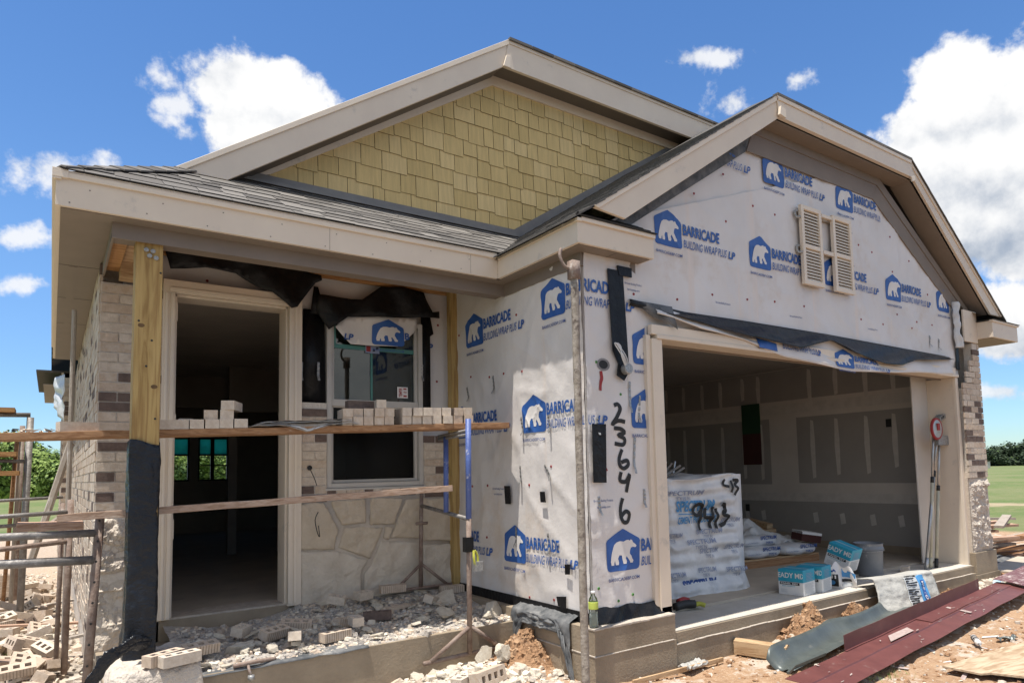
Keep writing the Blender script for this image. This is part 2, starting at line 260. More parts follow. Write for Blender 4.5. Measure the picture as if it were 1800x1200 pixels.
# ------------------------------------------------------------------ mesh helpers
class MB:
    def __init__(s): s.v = []; s.f = []; s.m = []; s.mats = []
    def mi(s, name):
        if name not in s.mats: s.mats.append(name)
        return s.mats.index(name)
    def add(s, vs, fs, name, T=None):
        o = len(s.v); s.v += [tuple(T @ Vector(p)) if T else tuple(p) for p in vs]
        i = s.mi(name)
        for f in fs: s.f.append(tuple(o+k for k in f)); s.m.append(i)
        return s
    def box(s, a, b, name, T=None):
        x0,y0,z0 = a; x1,y1,z1 = b
        return s.add([(x0,y0,z0),(x1,y0,z0),(x1,y1,z0),(x0,y1,z0),(x0,y0,z1),(x1,y0,z1),(x1,y1,z1),(x0,y1,z1)],
                     [(0,3,2,1),(4,5,6,7),(0,1,5,4),(1,2,6,5),(2,3,7,6),(3,0,4,7)], name, T)
    def prism(s, poly, d0, d1, frame, name):       # 2-D outline in a frame, extruded from offset d0 to d1 along its normal
        o, u, v, n = frame; k = len(poly)
        vs = [o+u*a+v*b+n*d0 for a, b in poly] + [o+u*a+v*b+n*d1 for a, b in poly]
        fs = [tuple(range(k))[::-1], tuple(range(k, 2*k))] + [(i, (i+1) % k, k+(i+1) % k, k+i) for i in range(k)]
        return s.add(vs, fs, name)
    def flat(s, poly, d, frame, name):
        o, u, v, n = frame
        return s.add([o+u*a+v*b+n*d for a, b in poly], [tuple(range(len(poly)))], name)
    def tube(s, pts, r, name, n=8, cap=True):
        pts = [Vector(p) for p in pts]; rs = r if isinstance(r, (list, tuple)) else [r]*len(pts); vs = []; up0 = None
        for i, p in enumerate(pts):
            t = (pts[min(i+1, len(pts)-1)]-pts[max(i-1, 0)]).normalized()
            if up0 is None: up0 = t.orthogonal().normalized()
            a = (up0 - t*up0.dot(t)); a = a.normalized() if a.length > 1e-5 else t.orthogonal().normalized(); up0 = a; b = t.cross(a)
            vs += [p+(a*math.cos(2*PI*j/n)+b*math.sin(2*PI*j/n))*rs[i] for j in range(n)]
        fs = [(i*n+j, i*n+(j+1) % n, (i+1)*n+(j+1) % n, (i+1)*n+j) for i in range(len(pts)-1) for j in range(n)]
        if cap: fs += [tuple(range(n))[::-1], tuple(range((len(pts)-1)*n, len(pts)*n))]
        return s.add(vs, fs, name)
    def lathe(s, prof, name, T=None, n=20):
        vs = [(r*math.cos(2*PI*j/n), r*math.sin(2*PI*j/n), z) for r, z in prof for j in range(n)]
        fs = [(i*n+j, i*n+(j+1) % n, (i+1)*n+(j+1) % n, (i+1)*n+j) for i in range(len(prof)-1) for j in range(n)]
        fs += [tuple(range(n))[::-1], tuple(range((len(prof)-1)*n, len(prof)*n))]
        return s.add(vs, fs, name, T)
    def grid(s, fn, nu, nv, name, closed=False):
        vs = [fn(i/nu, j/nv) for i in range(nu+1) for j in range(nv+1)]
        return s.add(vs, [(i*(nv+1)+j, (i+1)*(nv+1)+j, (i+1)*(nv+1)+j+1, i*(nv+1)+j+1) for i in range(nu) for j in range(nv)], name)
    def mesh(s, name, smooth=False):
        me = bpy.data.meshes.new(name); me.from_pydata(s.v, [], s.f)
        for k in s.mats: me.materials.append(M[k])
        me.polygons.foreach_set('material_index', s.m)
        if smooth: me.polygons.foreach_set('use_smooth', [True]*len(s.f))
        me.update(); return me
def link(name, me, parent=None):
    o = bpy.data.objects.new(name, me); COL.objects.link(o)
    if parent: o.parent = parent
    return o
def clusters(mb):
    n = len(mb.v); p = list(range(n))
    def find(a):
        while p[a] != a: p[a] = p[p[a]]; a = p[a]
        return a
    for f in mb.f:
        r = find(f[0])
        for k in f[1:]: p[find(k)] = r
    bx = {}
    for i, c in enumerate(mb.v):
        b = bx.setdefault(find(i), [list(c), list(c)])
        for k in range(3): b[0][k] = min(b[0][k], c[k]); b[1][k] = max(b[1][k], c[k])
    ks = list(bx)
    if not 1 < len(ks) <= 160: return None
    g = {k: k for k in ks}
    def fg(a):
        while g[a] != a: a = g[a]
        return a
    for i, a in enumerate(ks):
        for b in ks[:i]:
            A, B = bx[a], bx[b]
            if all(A[0][k] <= B[1][k]+.012 and B[0][k] <= A[1][k]+.012 for k in range(3)): g[fg(a)] = fg(b)
    out = {}
    for fi, f in enumerate(mb.f): out.setdefault(fg(find(f[0])), []).append(fi)
    return list(out.values()) if len(out) > 1 else None
def part(name, mb, parent, smooth=False, bevel=0, label=None, solid=0):
    cl_ = clusters(mb) if parent and name not in ('printed_band', 'interior_wall', 'garage_lining', 'pin_hole') else None
    if cl_:
        first = None
        for fs in cl_:
            m2 = MB(); mp = {}
            for fi in fs:
                for k in mb.f[fi]:
                    if k not in mp: mp[k] = len(m2.v); m2.v.append(mb.v[k])
                m2.f.append(tuple(mp[k] for k in mb.f[fi])); m2.m.append(m2.mi(mb.mats[mb.m[fi]]))
            o = part(name, m2, parent, smooth, bevel, label, solid); first = first or o
        return first
    o = link(name, mb.mesh(name, smooth), parent)
    if solid: d = o.modifiers.new('solid', 'SOLIDIFY'); d.thickness = solid; d.offset = 0
    if bevel: d = o.modifiers.new('bevel', 'BEVEL'); d.width = bevel; d.segments = 2; d.limit_method = 'ANGLE'
    if label: o['label'] = label
    return o
def tag(o, label, cat, group=None, kind=None):
    o['label'] = label
    if cat: o['category'] = cat
    if group: o['group'] = group
    if kind: o['kind'] = kind
    return o
def thing(name, label, cat, loc=(0,0,0), rz=0, group=None):
    o = bpy.data.objects.new(name, None); COL.objects.link(o); o.empty_display_size = .1
    o.location = loc; o.rotation_euler = (0, 0, rz); return tag(o, label, cat, group)
def single(name, mb, label, cat, group=None, loc=(0,0,0), rot=(0,0,0), smooth=False, bevel=0, solid=0):
    o = part(name, mb, None, smooth, bevel, None, solid); o.location = loc; o.rotation_euler = rot; return tag(o, label, cat, group)
def struct(name, mb, smooth=False):
    o = link(name, mb.mesh(name, smooth)); o['kind'] = 'structure'; return o
V = Vector; X, Y, Z = V((1,0,0)), V((0,1,0)), V((0,0,1))
def front(y, x0=0, z0=0): return (V((x0, y, z0)), X, Z, -Y)          # a wall facing the street
def leftf(x, y0=0, z0=0): return (V((x, y0, z0)), -Y, Z, -X)         # a wall facing left; its u runs towards the street
def clip(poly, region):
    out = poly
    for i in range(len(region)):
        a, b = region[i], region[(i+1) % len(region)]
        ins = lambda p: (b[0]-a[0])*(p[1]-a[1])-(b[1]-a[1])*(p[0]-a[0]) >= -1e-9
        src, out = out, []
        for j in range(len(src)):
            p, q = src[j], src[(j+1) % len(src)]; ip, iq = ins(p), ins(q)
            if ip != iq:
                d1 = (b[0]-a[0])*(p[1]-a[1])-(b[1]-a[1])*(p[0]-a[0]); d2 = (b[0]-a[0])*(q[1]-a[1])-(b[1]-a[1])*(q[0]-a[0]); t = d1/(d1-d2)
                c = (p[0]+(q[0]-p[0])*t, p[1]+(q[1]-p[1])*t)
            if ip: out.append(p)
            if ip != iq: out.append(c)
        if len(out) < 3: return None
    return out
def tabs(mb, frame, region, expo, wr, thick, mats, edge, rng, jit=(0,), over=.35, gap=.004):
    o, u, v, n = frame
    us = [p[0] for p in region]; vs = [p[1] for p in region]
    r = 0; s0 = min(vs)-expo*.2
    while s0 < max(vs):
        a = min(us)-rng.uniform(0, .3)
        while a < max(us):
            w = rng.uniform(*wr); j = rng.choice(jit); top = s0+expo*(1+over)
            pl = clip([(a+gap/2, s0+j), (a+w-gap/2, s0+j), (a+w-gap/2, top), (a+gap/2, top)], region)
            if pl:
                h = lambda t: thick*(1.15-(t-s0-j)/(top-s0-j)) + .001
                mk = rng.choice(mats); k = len(pl); hh = rng.uniform(.85, 1.15)
                tv = [o+u*p+v*q+n*h(q)*hh for p, q in pl]; bv = [o+u*p+v*q+n*(h(q)*hh-thick) for p, q in pl]
                mb.add(tv, [tuple(range(k))], mk); mb.add(tv+bv, [(i, k+i, k+(i+1) % k, (i+1) % k) for i in range(k)], edge)
            a += w
        s0 += expo; r += 1

# lettering: the built-in font turned into flat outlines
_txt = {}
def glyphs(s, bold=0.0, shear=0.0):
    key = (s, bold, shear)
    if key not in _txt:
        c = bpy.data.curves.new('t', 'FONT'); c.body = s; c.size = 1; c.offset = bold; c.shear = shear; c.resolution_u = 3; c.dimensions = '2D'; c.fill_mode = 'FRONT'
        o = bpy.data.objects.new('t', c); COL.objects.link(o); dg = bpy.context.evaluated_depsgraph_get(); dg.update()
        me = bpy.data.meshes.new_from_object(o.evaluated_get(dg)); vs = [(v.co.x, v.co.y) for v in me.vertices]; fs = [tuple(p.vertices) for p in me.polygons]
        bpy.data.objects.remove(o); bpy.data.curves.remove(c); bpy.data.meshes.remove(me)
        x0 = min(v[0] for v in vs); x1 = max(v[0] for v in vs); y1 = max(v[1] for v in vs); y0 = min(v[1] for v in vs)
        _txt[key] = ([((x-x0)/(x1-x0), (y-y0)/(y1-y0)) for x, y in vs], fs)
    return _txt[key]
def put_text(L, s, x0, y0, w, h, name, bold=0.0, shear=0.0):           # L: list of (points, faces, material)
    vs, fs = glyphs(s, bold, shear); L.append(([(x0+a*w, y0+b*h) for a, b in vs], fs, name))
def put_poly(L, pts, name): L.append((pts, [tuple(range(len(pts)))], name))
def lay(layers, mapf, lo=-9, hi=9, name='print', parent=None, step=.0006, d0=.0015):
    bm = bmesh.new(); mats = []; k = 0
    if name == 'printed_logo': step, d0 = .0022, .003
    for li, (vs, fs, mk) in enumerate(layers):
        if mk not in mats: mats.append(mk)
        d = d0+step*min(li, 2)
        bv = [bm.verts.new((a, b, d)) for a, b in vs]
        for f in fs:
            try: fc = bm.faces.new([bv[i] for i in f]); fc.material_index = mats.index(mk)
            except ValueError: pass
    bmesh.ops.triangulate(bm, faces=bm.faces[:])
    for c, nrm in ((lo, (-1,0,0)), (hi, (1,0,0))):
        bmesh.ops.bisect_plane(bm, geom=bm.verts[:]+bm.edges[:]+bm.faces[:], plane_co=(c,0,0), plane_no=nrm, clear_outer=True)
    if not bm.faces: bm.free(); return None
    if name in ('printed_logo', 'sprayed_number', 'spray_mark', 'bag_print'):
        for _ in range(4):
            es = [e for e in bm.edges if e.calc_length() > .028]
            if es: bmesh.ops.subdivide_edges(bm, edges=es, cuts=1); bmesh.ops.triangulate(bm, faces=[f for f in bm.faces if len(f.verts) > 3])
    for v in bm.verts: v.co = mapf(v.co.x, v.co.y, v.co.z)
    me = bpy.data.meshes.new(name); bm.to_mesh(me); bm.free()
    for k in mats: me.materials.append(M[k])
    return link(name, me, parent)
def on(frame): return lambda a, b, d: frame[0]+frame[1]*a+frame[2]*b+frame[3]*d
def ribbon(pts, w):
    out = []; pts = [V((*p, 0)) for p in pts]; l, r = [], []
    for i, p in enumerate(pts):
        t = (pts[min(i+1, len(pts)-1)]-pts[max(i-1, 0)]).normalized(); n = V((-t.y, t.x, 0))*w/2
        l.append((p.x+n.x, p.y+n.y)); r.append((p.x-n.x, p.y-n.y))
    return l+r, [(i, i+1, len(l)+i+1, len(l)+i) for i in range(len(l)-1)]
def smooth_path(pts, n=5):
    out = []
    for i in range(len(pts)-1):
        p0, p1, p2, p3 = pts[max(i-1,0)], pts[i], pts[i+1], pts[min(i+2,len(pts)-1)]
        for k in range(n):
            t = k/n; out.append(tuple(.5*((2*b)+(-a+c)*t+(2*a-5*b+4*c-d)*t*t+(-a+3*b-3*c+d)*t**3) for a, b, c, d in zip(p0, p1, p2, p3)))
    return out+[pts[-1]]
BEAR = [(.20,.55),(.24,.64),(.32,.70),(.42,.72),(.52,.70),(.60,.735),(.66,.74),(.695,.71),(.725,.74),(.765,.725),(.79,.67),(.86,.615),(.885,.575),(.855,.54),(.785,.555),(.73,.54),(.70,.47),(.69,.40),(.73,.34),(.76,.27),(.80,.225),(.78,.17),(.70,.17),(.66,.25),(.60,.34),(.575,.29),(.60,.22),(.58,.16),(.50,.16),(.475,.27),(.46,.37),(.39,.38),(.345,.30),(.37,.21),(.36,.15),(.27,.15),(.25,.26),(.225,.20),(.22,.15),(.14,.15),(.12,.24),(.14,.36),(.165,.46)]
def logo_layers(w=.35, text=True):
    L = []; k = w
    r = .09
    ic = [(r,0),(1-r,0),(1-r*.3,r*.3),(1,r),(1,.66),(.97,.71),(.56,.92),(.5,.945),(.44,.92),(.03,.71),(0,.66),(0,r),(r*.3,r*.3)]
    put_poly(L, [(a*k, b*k) for a, b in ic], 'print_blue')
    put_poly(L, [(a*k, b*k*.93) for a, b in BEAR], 'print_white')
    put_text(L, 'BARRICADEBP.COM', .02*k, -.22*k, .96*k, .075*k, 'print_navy', .01)
    if text:
        put_text(L, 'BARRICADE', .365, .135, .49, .105, 'print_blue', .035)
        put_text(L, 'BUILDING WRAP PLUS', .365, .02, .595, .075, 'print_blue', .004, .22)
        put_text(L, 'LP', .985, .02, .105, .075, 'print_blue', .035, .22)
    return L
rng = random.Random(7)
# ------------------------------------------------------------------ ground, one sheet to the horizon
def gz(x, y):
    h = -.30
    def bumpv(cx, cy, rx, ry, a): return a*math.exp(-((x-cx)/rx)**2-((y-cy)/ry)**2)
    h += bumpv(-.35, .55, .75, .45, .11) + bumpv(.25, .75, .22, .22, .16) + bumpv(-3.4, 3.2, .55, 2.2, .14) + bumpv(2.75, -.20, .28, .12, .14) + bumpv(3.60, -.22, .30, .12, .10)+bumpv(6.6,-.35,.8,.3,.06)
    if abs(x) < 30 and abs(y) < 30:
        h += .030*noise.noise(V((x*1.3, y*1.3, 0))) + .022*noise.noise(V((x*5, y*5, 3))) + .016*noise.noise(V((x*14, y*14, 5)))
    else: h += .05*noise.noise(V((x*.05, y*.05, 0)))
    return h
def axis(lo, a, b, hi, st):
    out = []; t = a
    while t <= b: out.append(t); t += st
    g = st; t = b
    while t < hi: g *= 1.35; t += g; out.append(min(t, hi))
    g = st; t = a
    while t > lo: g *= 1.35; t -= g; out.insert(0, max(t, lo))
    return out
gx = axis(-1500, -4.6, 9.5, 1500, .075); gy = axis(-300, -2.4, 6.0, 1600, .075)
mb = MB(); mb.v = [(x, y, gz(x, y)) for x in gx for y in gy]; ny = len(gy); i0 = mb.mi('ground')
mb.f = [(i*ny+j, (i+1)*ny+j, (i+1)*ny+j+1, i*ny+j+1) for i in range(len(gx)-1) for j in range(ny-1)]; mb.m = [0]*len(mb.f)
struct('ground', mb, True)
mb = MB(); mb.grid(lambda a, b: V((-200+400*a, -15+8*b, -.262)), 40, 2, 'asphalt'); struct('road', mb)  # unseen asphalt added behind the camera to cut light bounced off the ground
mb = MB(); mb.box((-200,-7.0,-.4), (200,-6.85,-.15), 'slab'); struct('kerb', mb)

# ================================================================== THE HOUSE
house = thing('house', 'unfinished house in white building wrap with olive shingled gable and open garage', 'house')
WX, WY, DY = .361, .02, 2.294           # side wall of the garage wing, garage front wall, front door wall
# --- foundation
mb = MB()
def stem(x0, x1, y, z0, z1, lines):
    for a, b, off in lines: mb.box((x0, y-off, a), (x1, y+.2, b), 'concrete')
mb.box((.263,-.12,-.6), (1.13,.30,-.055), 'concrete'); mb.box((.267,-.116,-.055), (1.126,.3,.15), 'concrete')
mb.box((.263,.30,-.6), (.70,2.2,-.052), 'concrete'); mb.box((.267,.30,-.052), (.70,2.2,.15), 'concrete')
mb.box((1.13,-.11,-.6), (6.62,.30,-.10), 'concrete'); mb.box((1.126,-.085,-.10), (6.64,.30,-.012), 'concrete')
mb.box((6.62,-.12,-.6), (7.30,.6,-.13), 'concrete'); mb.box((6.64,-.115,-.13), (7.26,.6,.15), 'concrete')
mb.box((1.15,-.075,-.012), (6.60,.42,0), 'slab_lip'); mb.box((.5,.42,-.3), (6.95,6.6,.022), 'slab')
mb.box((-2.75,.95,-.6), (.263,2.5,.05), 'concrete')
mb.box((-2.75,2.2,.05), (.4,2.6,.22), 'concrete')
for (x0, x1, y, z) in ((.262, 1.13, -.121, -.055), (1.13, 6.62, -.112, -.10)):
    for k in range(int((x1-x0)/.12)):
        a = x0+k*.12; zz = z+.006*noise.noise(V((a*3, 1, 2))); mb.box((a, y-.004, zz-.004), (a+.12, y+.02, zz+.006), 'concrete_line')
for k in range(8): mb.box((.259, -.12+k*.13, -.058+.008*noise.noise(V((k*2.3,0,0)))), (.28, .01+k*.13, -.046), 'concrete_line')
for k in range(9):
    a = .263+k*.096; mb.box((a, -.121, .135+.01*noise.noise(V((a*9,0,0)))), (a+.096, -.02, .152+.006*noise.noise(V((a*7,3,0)))), 'concrete_line')
found = part('foundation', mb, house, bevel=.006)
mb = MB(); mb.box((-2.72,2.5,.1), (6.95,12.1,.225), 'slab'); part('interior_floor', mb, house)

# --- outer shell walls (sheathing behind wrap and veneer)
mb = MB()
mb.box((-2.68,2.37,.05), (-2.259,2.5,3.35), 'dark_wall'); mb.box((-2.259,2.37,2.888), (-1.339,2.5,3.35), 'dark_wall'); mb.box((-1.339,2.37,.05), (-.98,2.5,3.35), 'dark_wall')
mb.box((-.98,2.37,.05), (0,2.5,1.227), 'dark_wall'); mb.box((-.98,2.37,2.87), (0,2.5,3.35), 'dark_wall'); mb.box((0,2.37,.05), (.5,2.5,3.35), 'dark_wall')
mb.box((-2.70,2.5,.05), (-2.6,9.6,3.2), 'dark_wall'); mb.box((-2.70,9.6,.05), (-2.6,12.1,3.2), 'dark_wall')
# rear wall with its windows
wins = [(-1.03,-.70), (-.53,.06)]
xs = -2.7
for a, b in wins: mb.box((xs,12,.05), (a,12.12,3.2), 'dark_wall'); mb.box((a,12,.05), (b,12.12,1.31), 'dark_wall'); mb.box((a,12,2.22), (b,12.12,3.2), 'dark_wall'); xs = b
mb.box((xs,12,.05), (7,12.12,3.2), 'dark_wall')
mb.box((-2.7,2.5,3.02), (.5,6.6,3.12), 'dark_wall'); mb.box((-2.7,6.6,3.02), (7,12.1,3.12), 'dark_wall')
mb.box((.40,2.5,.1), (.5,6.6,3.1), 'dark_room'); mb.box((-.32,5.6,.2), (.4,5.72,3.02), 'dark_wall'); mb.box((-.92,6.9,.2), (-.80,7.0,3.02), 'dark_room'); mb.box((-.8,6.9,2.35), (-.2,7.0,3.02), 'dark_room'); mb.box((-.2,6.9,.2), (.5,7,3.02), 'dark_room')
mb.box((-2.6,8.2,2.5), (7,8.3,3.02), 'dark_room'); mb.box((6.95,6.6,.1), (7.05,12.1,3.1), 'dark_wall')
part('interior_wall', mb, house)
# garage interior
mb = MB()
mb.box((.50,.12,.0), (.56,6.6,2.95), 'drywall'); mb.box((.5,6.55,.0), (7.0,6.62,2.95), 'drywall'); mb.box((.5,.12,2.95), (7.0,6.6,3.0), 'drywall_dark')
mb.box((6.95,.12,.13), (7.0,6.6,2.95), 'drywall'); mb.box((6.93,.12,-.02), (6.99,6.6,.13), 'concrete')
xw = 6.95
def patch(y0, y1, z0, z1, k, d): mb.box((xw-d, y0, z0), (xw+.002, y1, z1), k)
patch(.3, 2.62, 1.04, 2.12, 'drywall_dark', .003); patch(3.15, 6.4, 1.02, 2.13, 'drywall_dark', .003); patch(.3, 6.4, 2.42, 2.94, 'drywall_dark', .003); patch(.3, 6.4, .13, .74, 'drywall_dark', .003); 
patch(.3, 6.4, .74, .88, 'joint', .002); patch(.3,6.4,2.2,2.36,'joint',.002)
for y in (2.35,1.91,1.45,1.0,.55,3.3,3.72,4.2,4.65,5.1,5.55,6.0):
    for a, b in ((1.22,2.06), (2.45,2.9)):
        y += rng.uniform(-.03, .03); aa = a+rng.uniform(-.12,.1)
        mb.prism([(y-.035,aa),(y+.02,aa-.02),(y+.04,(a+b)/2),(y+.02,b),(y-.03,b-.02),(y-.045,(a+b)/2+.1)], .0035, .006, (V((xw,0,0)), Y, Z, -X), 'joint')
    mb.prism([(y-.05,.42),(y+.03,.40),(y+.05,.56),(y-.03,.58)], .0035, .006, (V((xw,0,0)), Y, Z, -X), 'joint')
mb.box((xw-.02,3.33,1.36), (xw+.001,3.71,1.90), 'red_board'); mb.box((xw-.02,3.33,1.90), (xw+.001,3.71,2.42), 'green_board')
for y, z in ((1.07,1.92), (3.68,.61)): mb.box((xw-.012,y-.04,z-.06), (xw,y+.04,z+.06), 'print_black')
part('garage_lining', mb, house)
mb = MB(); mb.box((7.01,.62,-.4), (7.10,12.1,3.1), 'wrap'); mb.box((-2.6,12.14,-.4), (7.1,12.2,1.30), 'wrap'); mb.box((-2.6,12.14,2.24), (7.1,12.2,3.1), 'wrap'); mb.box((.07,12.14,1.30), (7.1,12.2,2.24), 'wrap'); part('outer_wall', mb, house)

# --- building wrap on the garage wing and over the front door
mb = MB()
wp = [(WX,.16),(1.02,.10),(1.02,2.47),(6.66,2.47),(6.66,2.0),(6.80,2.0),(6.80,3.38),(4.88,4.60),(2.48,4.60),(.70,3.42),(.361,3.30)]
mb.prism(wp, -.10, 0, front(WY), 'wrap')
mb.prism([(-DY-.1,.12),(-WY-.1,.16),(-WY-.1,3.30),(-DY-.1,3.40)], -.09, 0, leftf(WX), 'wrap')
mb.prism([(-2.62,.9),(-2.346,.9),(-2.346,2.98),(-1.223,2.98),(-1.223,1.9),(-.98,1.9),(-.98,2.86),(0,2.86),(0,1.7),(.40,1.7),(.40,3.42),(-2.62,3.42)], -.05, 0, front(DY), 'wrap')
def wv(a, b, k=0):
    n1 = noise.noise(V((a*.9, b*.7, 3+k))); n2 = noise.noise(V((a*2.4+b*1.1, b*1.0-a*.3, 9+k))); r1 = 1-abs(noise.noise(V((a*1.6+b*2.2, b*.6-a*.8, 5+k)))*2); r2 = 1-abs(noise.noise(V((a*2.6-b*1.6, b*.9+a*.5, 15+k)))*2)
    r3 = 1-abs(noise.noise(V((a*5+b*1.3, b*1.5-a*1.1, 25+k)))*2)
    return .0025*math.cos(2*PI*a/.406)+.007*n1+.005*n2+.010*max(0, r1)**5+.008*max(0, r2)**6+.004*max(0, r3)**4+(.004 if b > 2.62+.01*math.sin(a*3) else 0)
def wrapgrid(regions, frame, k):
    m_ = MB(); o, u, v, n = frame; st = .035
    for reg in regions:
        xs = [p[0] for p in reg]; zs = [p[1] for p in reg]; i = 0; idx = {}
        a = math.floor(min(xs)/st)*st
        while a < max(xs):
            b = math.floor(min(zs)/st)*st
            while b < max(zs):
                pl = clip([(a,b),(a+st,b),(a+st,b+st),(a,b+st)], reg)
                if pl:
                    f = []
                    for p in pl:
                        q = (round(p[0], 4), round(p[1], 4))
                        if q not in idx: idx[q] = len(m_.v); m_.v.append(tuple(o+u*q[0]+v*q[1]+n*(.006+wv(q[0], q[1], k))))
                        f.append(idx[q])
                    f = [x for j, x in enumerate(f) if x != f[j-1]]
                    if len(f) > 2: m_.f.append(tuple(f)); m_.m.append(m_.mi('wrap'))
                b += st
            a += st
    return m_
wrap = link('building_wrap', mb.mesh('building_wrap'), house)
sheet_f = wrapgrid([[(WX,.16),(1.02,.10),(1.02,2.47),(WX,2.47)], [(WX,2.47),(6.80,2.47),(6.80,3.38),(4.88,4.60),(2.48,4.60),(.70,3.42),(WX,3.30)]], front(WY), 0)
link('wrap_sheet', sheet_f.mesh('wrap_sheet', True), wrap)
sheet_s = wrapgrid([[(-DY,.12),(-WY,.16),(-WY,3.30),(-DY,3.40)]], leftf(WX), 40)
link('wrap_sheet', sheet_s.mesh('wrap_sheet', True), wrap)
def FW(x0, z0): return lambda a, b, d: V((x0+a, WY-.0065-wv(x0+a, z0+b, 0)-d, z0+b))
def SW(y0, z0): return lambda a, b, d: V((WX-.0065-wv(a-y0, z0+b, 40)-d, y0-a, z0+b))
LG = logo_layers(); LN = logo_layers(text=False)
def lf(x0, z0, lo=-9, hi=9, L=LG): lay(L, FW(x0, z0), lo, hi, 'printed_logo', wrap)
for x0 in (1.167, 2.467, 3.767, 5.054): lf(x0, 3.30)
lf(6.32, 3.31, -9, .36, LN); lf(2.761, 4.225, -9, 9); lf(4.074, 4.225, -9, .95); lf(1.46, 4.225, .72, 9)
lf(.87, 2.216, -9, .15); lf(.824, 1.676, -9, .19); lf(.515, .53, -9, .50)
def ls(y0, z0): 
    lay(LG, SW(y0, z0), -9, y0-WY, 'printed_logo', wrap)
    if y0-1.1 < WY: lay(LG, FW(WX-(y0-WY), z0), y0-WY, 9, 'printed_logo', wrap)
for y0, z0 in ((1.918,2.60), (.573,2.63), (.907,1.676), (2.2,1.69), (1.246,.53)): ls(y0, z0)
lay(LG, SW(2.55, .53), .62, 9, 'printed_logo', wrap)
lay(LG, on(front(DY-.001, -.93, 2.60)), 1.03, 1.22, 'printed_logo', wrap)
# tiny printed notes and guarantee lines
for k, (mp, x0, z0) in enumerate(((SW(1.44,1.17),0,0), (FW(.80,2.88),0,0), (FW(.40,1.08),0,0), (FW(3.1,2.86),0,0), (FW(4.6,2.88),0,0), (FW(1.95,2.86),0,0))):
    L = []
    for q in range(2 if k < 3 else 1): put_text(L, ('Barricade Building Products', 'barricadebp.com')[q], .03*q, -.05*q, .20-.06*q, .024, 'print_navy')
    lay(L, mp, name='printed_note', parent=wrap)
# cap nails
mb = MB()
def cap(frame, a, b, k):
    o, u, v, n = frame; kk = 0 if n.y < -.5 else 40; c = o+u*a+v*b+n*(.006+(wv(a, b, kk) if abs(o.y-DY) > .1 else 0))
    mb.add([c+(u*math.cos(t*PI/4)+v*math.sin(t*PI/4))*.011+n*.005 for t in range(8)]+[c+(u*math.cos(t*PI/4)+v*math.sin(t*PI/4))*.0125 for t in range(8)], [tuple(range(8))]+[(i, 8+i, 8+(i+1)%8, (i+1)%8) for i in range(8)], k)
    mb.add([c+(u*math.cos(t*PI/3)+v*math.sin(t*PI/3))*.0045+n*.0058 for t in range(6)], [tuple(range(6))], 'rubber')
for a, b in [(2.132,4.151),(1.698,3.86),(2.573,3.931),(2.921,3.91),(2.143,3.686),(1.909,2.94),(2.41,2.957),(2.845,2.99),(3.341,3.002),(1.437,2.835),(.902,2.811),(4.494,3.868),(4.791,3.833),(5.23,4.099),(5.661,3.865),(4.453,2.986),(4.939,2.98),(5.738,3.093),(6.15,3.099),(5.279,3.138),(5.229,3.662),(6.087,3.491),(3.0,4.35),(2.3,4.40),(1.55,3.45),(5.6,3.0)]: cap(front(WY), a, b, 'print_red')
for a, b in [(1.522,1.213),(.828,1.219),(.493,1.375),(1.561,.72),(.852,.25),(.496,.276),(1.829,1.205),(1.225,1.199),(1.834,2.301),(1.481,2.256),(1.208,2.253),(.904,2.234),(.967,2.762),(2.05,2.76),(2.1,1.75)]: cap(leftf(WX, 0), -a, b, 'print_red')
for a, b in [(.42,.42),(.62,.30),(.78,.33),(.47,2.20),(.72,1.95)]: cap(front(WY), a, b, 'print_green')
for a, b in [(-2.0,3.06),(.22,2.9),(.2,2.3)]: cap(front(DY), a, b, 'print_red')
part('cap_nail', mb, wrap)
# corrugated brick ties
def tie(frame, a, b):
    m_ = MB(); o, u, v, n = frame; A = V((*a, 0)); B = V((*b, 0)); t = (B-A).normalized(); w = V((-t.y, t.x, 0))*.011; L = (B-A).length; k = 10
    P = [A+t*L*i/k for i in range(k+1)]; vs = []
    for i, p in enumerate(P):
        d = .004+.004*(i % 2)+(.03*max(0, i-7)/3)
        for q in (p-w, p+w): vs.append(o+u*q.x+v*q.y+n*(d+.006+(wv(q.x, q.y, 0 if n.y < -.5 else 40) if o.y < 1 or n.x < -.5 else 0)))
    m_.add(vs, [(2*i, 2*i+1, 2*i+3, 2*i+2) for i in range(k)], 'galv'); return part('brick_tie', m_, house, solid=.002)
for a, b in [((.96,1.392),(.94,1.219)),((.585,1.391),(.471,1.26)),((.561,.816),(.534,.647)),((1.051,.847),(1.046,.668)),((.936,1.823),(.893,1.661)),((.526,1.812),(.474,1.657)),((1.91,2.203),(1.869,2.057)),((1.411,2.258),(1.389,2.085))]: tie(leftf(WX), (-a[0], a[1]), (-b[0], b[1]))
for a, b in [((.461,1.755),(.455,1.613)),((.86,1.60),(.83,1.30)),((.82,2.06),(.80,1.80)),((.93,1.95),(.91,1.72)),((.94,1.17),(.93,1.02)),((.45,1.13),(.46,.98)),((6.05,2.95),(6.05,2.80)),((6.3,2.93),(6.3,2.78))]: tie(front(WY), a, b)
for x, z in ((-1.213,2.394),(-1.059,2.402),(-.005,2.457)): tie(front(DY-.075), (x, z), (x-.004, z-.175))

